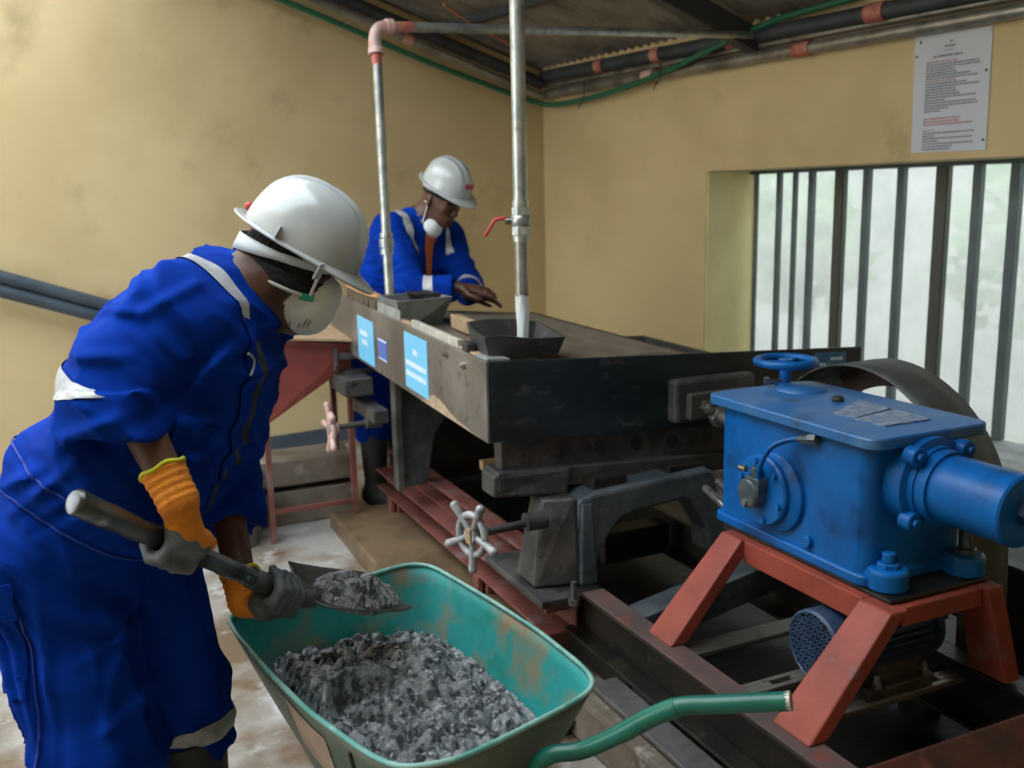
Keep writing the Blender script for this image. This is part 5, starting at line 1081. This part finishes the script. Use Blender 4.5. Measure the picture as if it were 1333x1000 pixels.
band(h1, 'red_liner', M_RED, lambda x, y, z: HL(x-.012, y, z), .108, .094, lambda a: -.002, lambda a: .014, 2.3, 4.0, 30)
e = MB(); e.ball(dnp(HL(-.129, .022, .020)), .010, 12, 8); e.build('rear_lamp', M_RED, h1, smooth=180)
e = MB(); e.bar(dnp(HL(.076, .098, -.030)), dnp(HL(.078, .108, .006)), .016, .006); e.build('chin_strap_slot', M_HELMET, h1, bevel=.002)
e = MB(); e.bar(dnp(HL(-.03, .113, .006)), dnp(HL(-.03, .110, .030)), .03, .004); e.build('side_slot', M_HELMET, h1, bevel=.002)
mkc = lambda x, y, z: HL(.058+x, y, -.103+z)
def cup(U, v):
    a = U*2*math.pi; ph = v*math.pi/2; r = math.cos(ph)**.72; x = .072*math.sin(ph)**.9; z = .074*math.sin(a)*r; y = .064*math.cos(a)*r
    return dnp(mkc(x-.018*(1-v)*abs(math.cos(a))+.38*z*(1-v), y, z*(1+.04*(1-v))))
m = MB(); m.grid(cup, 60, 22, True); rs_ = m.build('respirator', M_MASK, A1, smooth=180)
m = MB(); m.tube([cup(i/60, 0.) for i in range(61)], .0032, 8, caps=False); m.build('seal_edge', M_MASK, rs_, smooth=90)
for q in (-1, 1):
    m = MB(); m.bar(dnp(HL(.058, .066*q, -.083)), dnp(HL(.086, .060*q, -.073)), .007, .016); m.build('clip', M_CLIP, rs_, bevel=.003)
    m = MB(); m.tube(spline([dnp(HL(.078, .066*q, -.070)), dnp(HL(.078, .080*q, -.035)), dnp(HL(.080, .092*q, .002))], 5), .0036, 8); m.build('strap', M_STRAP, rs_, smooth=80)
    m = MB(); m.tube(spline([dnp(HL(.062, .072*q, -.078)), dnp(HL(.03, .088*q, -.081)), dnp(HL(-.02, .096*q, -.084)), dnp(HL(-.066, .084*q, -.088)), dnp(HL(-.100, .045*q, -.092)), dnp(HL(-.108, .0, -.093))], 6), .0040, 8); m.build('strap', M_STRAP, rs_, smooth=80)
pm = MB()
for (vv, ua, ub) in ((.50, .90, .955), (.44, .895, .955), (.37, .885, .915), (.24, .86, .905)):
    pts = []
    for j in range(6):
        q_ = V3(*cup(ua+(ub-ua)*j/5, vv)); pts.append(dnp(q_+unit(q_-mkc(0, 0, 0))*.0012))
    pm.tube(pts, .0013, 5)
pm.build('printed_lines', M_INKBLK, rs_, fix=False, kind='stuff')
# ------------------------------------------------------------------ worker behind the table
A2 = thing('person', 'worker in blue coverall leaning over the far end of the shaking table', 'person', (1.40, 4.62, 0))
h2 = unit(IMG_R*.78+TO_CAM*.62); rg2 = V3(h2[1], -h2[0], 0)
pel2 = V3(1.40, 4.70, .95); chs2 = V3(1.505, 4.55, 1.265); nkb2 = V3(1.560, 4.470, 1.440)
R2s = V3(1.405, 4.455, 1.405); L2s = V3(1.715, 4.565, 1.365)
R2e = V3(1.420, 4.205, 1.130); L2e = V3(1.775, 4.400, 1.120); R2w = V3(1.600, 4.095, 1.160); L2w = V3(1.690, 4.225, 1.112)
R2h = V3(1.325, 4.66, .88); L2h = V3(1.475, 4.74, .88); R2k = V3(1.31, 4.60, .52); L2k = V3(1.46, 4.68, .50); R2a = V3(1.33, 4.66, .09); L2a = V3(1.50, 4.74, .09)
f2 = unit(h2*.87-UP*.49); s2 = unit(rg2-f2*np.dot(rg2, f2)); u2 = np.cross(s2, f2); u2 = u2 if u2[2] > 0 else -u2
O2 = V3(1.655, 4.350, 1.612); L2 = lambda x, y, z: O2+f2*x+s2*y+u2*z
bd = head_prims(O2, f2, s2, u2, True)
bd += [cap(L2(-.035, 0, -.10), nkb2, .060, .066, .03), cap(nkb2, chs2, .08, .12, .05), cap(chs2, pel2, .12, .12, .05), cap(nkb2, R2s, .06, .05, .04), cap(nkb2, L2s, .06, .05, .04),
       cap(R2s, R2e, .045, .038, .03), cap(R2e, R2w, .041, .028, .02), cap(L2s, L2e, .045, .038, .03), cap(L2e, L2w, .041, .028, .02),
       cap(R2h, R2k, .08, .055, .04), cap(R2k, R2a, .05, .036, .03), cap(L2h, L2k, .08, .055, .04), cap(L2k, L2a, .05, .036, .03), cap(R2h, L2h, .12, .12, .05),
       cap(R2a-V3(0, 0, .03), R2a+h2*.12-V3(0, 0, .055), .035, .028, .02), cap(L2a-V3(0, 0, .03), L2a+h2*.12-V3(0, 0, .055), .035, .028, .02)]
bd += open_hand(R2w, unit(V3(1.80, 4.02, 1.128)-R2w), UP+TO_CAM*.25, 1, .25, .10)+open_hand(L2w, unit(V3(1.83, 4.10, 1.085)-L2w), UP*.7-TO_CAM*.3, -1, .2, .12)
b2 = implicit('body', bd, .005, M_SKIN, A2, iters=1)
for q in (-1, 1):
    e = MB(); e.ball(dnp(L2(.0735, .031*q, -.060)), .0125, 12, 8); eo = e.build('eye', mat('eye_white', (.55, .5, .45), .3), b2, smooth=180)
    e = MB(); e.ball(dnp(L2(.0822, .031*q, -.063)), .0062, 10, 6); e.build('iris', M_RUBBER, eo, smooth=180)
    e = MB(); e.tube(spline([dnp(L2(.092, .012*q, -.046)), dnp(L2(.090, .030*q, -.040)), dnp(L2(.076, .050*q, -.045))], 5), .0035, 6); e.build('eyebrow', M_KNIT, b2, smooth=90)
e = MB(); e.tube(spline([dnp(L2(.091, -.024, -.126)), dnp(L2(.0955, 0, -.1245)), dnp(L2(.091, .024, -.126))], 5), .0045, 8); e.build('lips', mat('dark_lips', (.10, .035, .028), .5), b2, smooth=90)
hr = MB(); hr.grid(lambda U, v: dnp(L2(.103*math.cos(U*2*math.pi)*(1-.03*v)-.012, .083*math.sin(U*2*math.pi)*(1-.03*v), -.045+.012*math.cos(U*2*math.pi)+.06*v)), 60, 5, True); hr.build('hair', M_KNIT, A2, smooth=180)
def folds2(P):
    n1 = vnoise(P*V3(14, 14, 10)+40, 41); n2 = vnoise(P*V3(9, 24, 22)+(P@V3(1, 0, 1))[:, None]*8+60, 42); r2_ = 1-np.abs(2*n2-1)
    return -(.012*(n1-.5)+.014*(r2_-.5))
cv2 = []
for q in (-1, 1): cv2 += [cap(pel2+rg2*.07*q, chs2+rg2*.085*q, .15, .14, .07)]
ar2 = unit(R2w-R2e); al2 = unit(L2w-L2e)
cv2 += [cap(chs2, nkb2-h2*.03-UP*.03, .14, .085, .07), cap(nkb2-h2*.02-UP*.015, R2s, .08, .085, .06), cap(nkb2-h2*.02-UP*.015, L2s, .08, .085, .06),
        cap(R2s, R2e, .088, .074, .05), cap(R2e, R2w, .074, .056, .03, [(R2w-ar2*.020, ar2)]), cap(L2s, L2e, .085, .070, .05), cap(L2e, L2w, .07, .055, .03, [(L2w-al2*.03, al2)]),
        cap(R2h, R2k, .125, .10, .05), cap(R2k, R2a+V3(0, 0, .26), .10, .09, .03, [((0, 0, .36), (0, 0, -1))]), cap(L2h, L2k, .125, .10, .05), cap(L2k, L2a+V3(0, 0, .26), .10, .09, .03, [((0, 0, .36), (0, 0, -1))])]
c2 = implicit('coverall', cv2, .0075, M_FABRIC, A2, folds2, 1)
ax2 = unit(chs2-pel2); fn2 = np.cross(ax2, rg2); fn2 = fn2 if fn2@h2 > 0 else -fn2
patch(c2, 'shirt_opening', M_ORANGESHIRT, c2, [(dnp(chs2+rg2*.016), dnp(unit(rg2-ax2*.10))), (dnp(chs2-rg2*.016), dnp(-unit(rg2+ax2*.10))), (dnp(chs2-ax2*.02), dnp(-ax2))], dnp(nkb2+fn2*.10), .22, .003, 0, dnp(fn2))
patch(c2, 'shoulder_tape', M_REFLECT, c2, slab(chs2+rg2*.115, rg2, .020)+[(dnp(chs2+ax2*.02), dnp(-ax2))], dnp(R2s+h2*.02), .17, .003)
patch(c2, 'shoulder_tape', M_REFLECT, c2, slab(chs2-rg2*.118, rg2, .013)+[(dnp(chs2+ax2*.06), dnp(-ax2))], dnp(L2s+h2*.02), .14, .003)
patch(c2, 'reflective_band', M_REFLECT, c2, slab(R2e+ar2*.085, ar2, .022), dnp(R2e+ar2*.085), .12, .003)
patch(c2, 'reflective_band', M_REFLECT, c2, slab(L2e+al2*.085, al2, .022), dnp(L2e+al2*.085), .10, .003)
Cn2 = unit(L2(-.035, 0, -.10)-nkb2)
def collar2(U, v):
    a = math.radians(-140+280*U); e1 = unit(rg2-Cn2*np.dot(rg2, Cn2)); e2 = np.cross(Cn2, e1); e2 = e2 if e2@h2 < 0 else -e2
    r = .086-.008*v+.014*(1-v); zz = -.03+.085*v; return dnp(nkb2+Cn2*zz+(e1*math.sin(a)+e2*math.cos(a))*r)
m = MB(); m.grid(collar2, 36, 6); o = m.build('collar', M_FABRIC, c2, smooth=180, fix=False); sd = o.modifiers.new('thickness', 'SOLIDIFY'); sd.thickness = .005
for an, kn_ in ((R2a, R2k), (L2a, L2k)):
    d = unit(kn_-an); pr = [cap(an, an+d*.34, .056, .075, .02, [(an+d*.33, d)]), cap(an-V3(0, 0, .035)-h2*.03, an+h2*.15-V3(0, 0, .048), .052, .042, .03), cap(an-h2*.035-V3(0, 0, .03), an, .05, .055, .03)]
    pr = [(p[:6]+([((0, 0, .0), (0, 0, -1))] if p[6] is None else p[6]+[((0, 0, 0), (0, 0, -1))],)+p[7:]) for p in pr]; implicit('rubber_boot', pr, .007, M_RUBBER, A2)
hh2 = hard_hat(A2, O2, f2, s2, u2, .040)
band(hh2, 'head_band', M_BAND, lambda x, y, z: L2(x-.012, y, z), .108, .090, lambda a: -.012+.012*math.cos(a), lambda a: .022, .8, 2*math.pi-.8, 40)
def badge(u, v, s_=1., lift=.004):
    y = (u-.5)*.058*s_; z = .068+(v-.5)*.024*s_; x = .138*math.sqrt(max(0, 1-(y/.114)**2))*math.cos(math.asin(min(1, z/.150)))**.82+lift; return dnp(L2(x, y, z))
m = MB(); m.grid(lambda u, v: badge(u, v, 1.25, .0035), 8, 4); m.build('badge_border', M_HELMET, hh2, smooth=90, fix=False)
m = MB(); m.grid(lambda u, v: badge(u, v), 8, 4); m.build('red_badge', M_RED, hh2, smooth=90, fix=False)
# mask pulled down under the chin
mo2 = lambda x, y, z: nkb2+Cn2*.005+unit(h2-UP*.25)*(.070+x)+s2*y+unit(UP+h2*.25)*z
def cup2(U, v):
    a = U*2*math.pi; ph = v*math.pi/2; r = math.cos(ph)**.72; return dnp(mo2(.052*math.sin(ph)**.9-.02*(1-v)*abs(math.cos(a)), .060*math.cos(a)*r, .055*math.sin(a)*r))
m = MB(); m.grid(cup2, 40, 14, True); r2 = m.build('respirator', M_MASK, A2, smooth=180)
for q in (-1, 1):
    m = MB(); m.tube(spline([dnp(mo2(-.01, .058*q, .02)), dnp(L2(-.01, .079*q, -.095)), dnp(L2(-.06, .060*q, -.10))], 5), .0035, 8); m.build('strap', M_STRAP, r2, smooth=80)
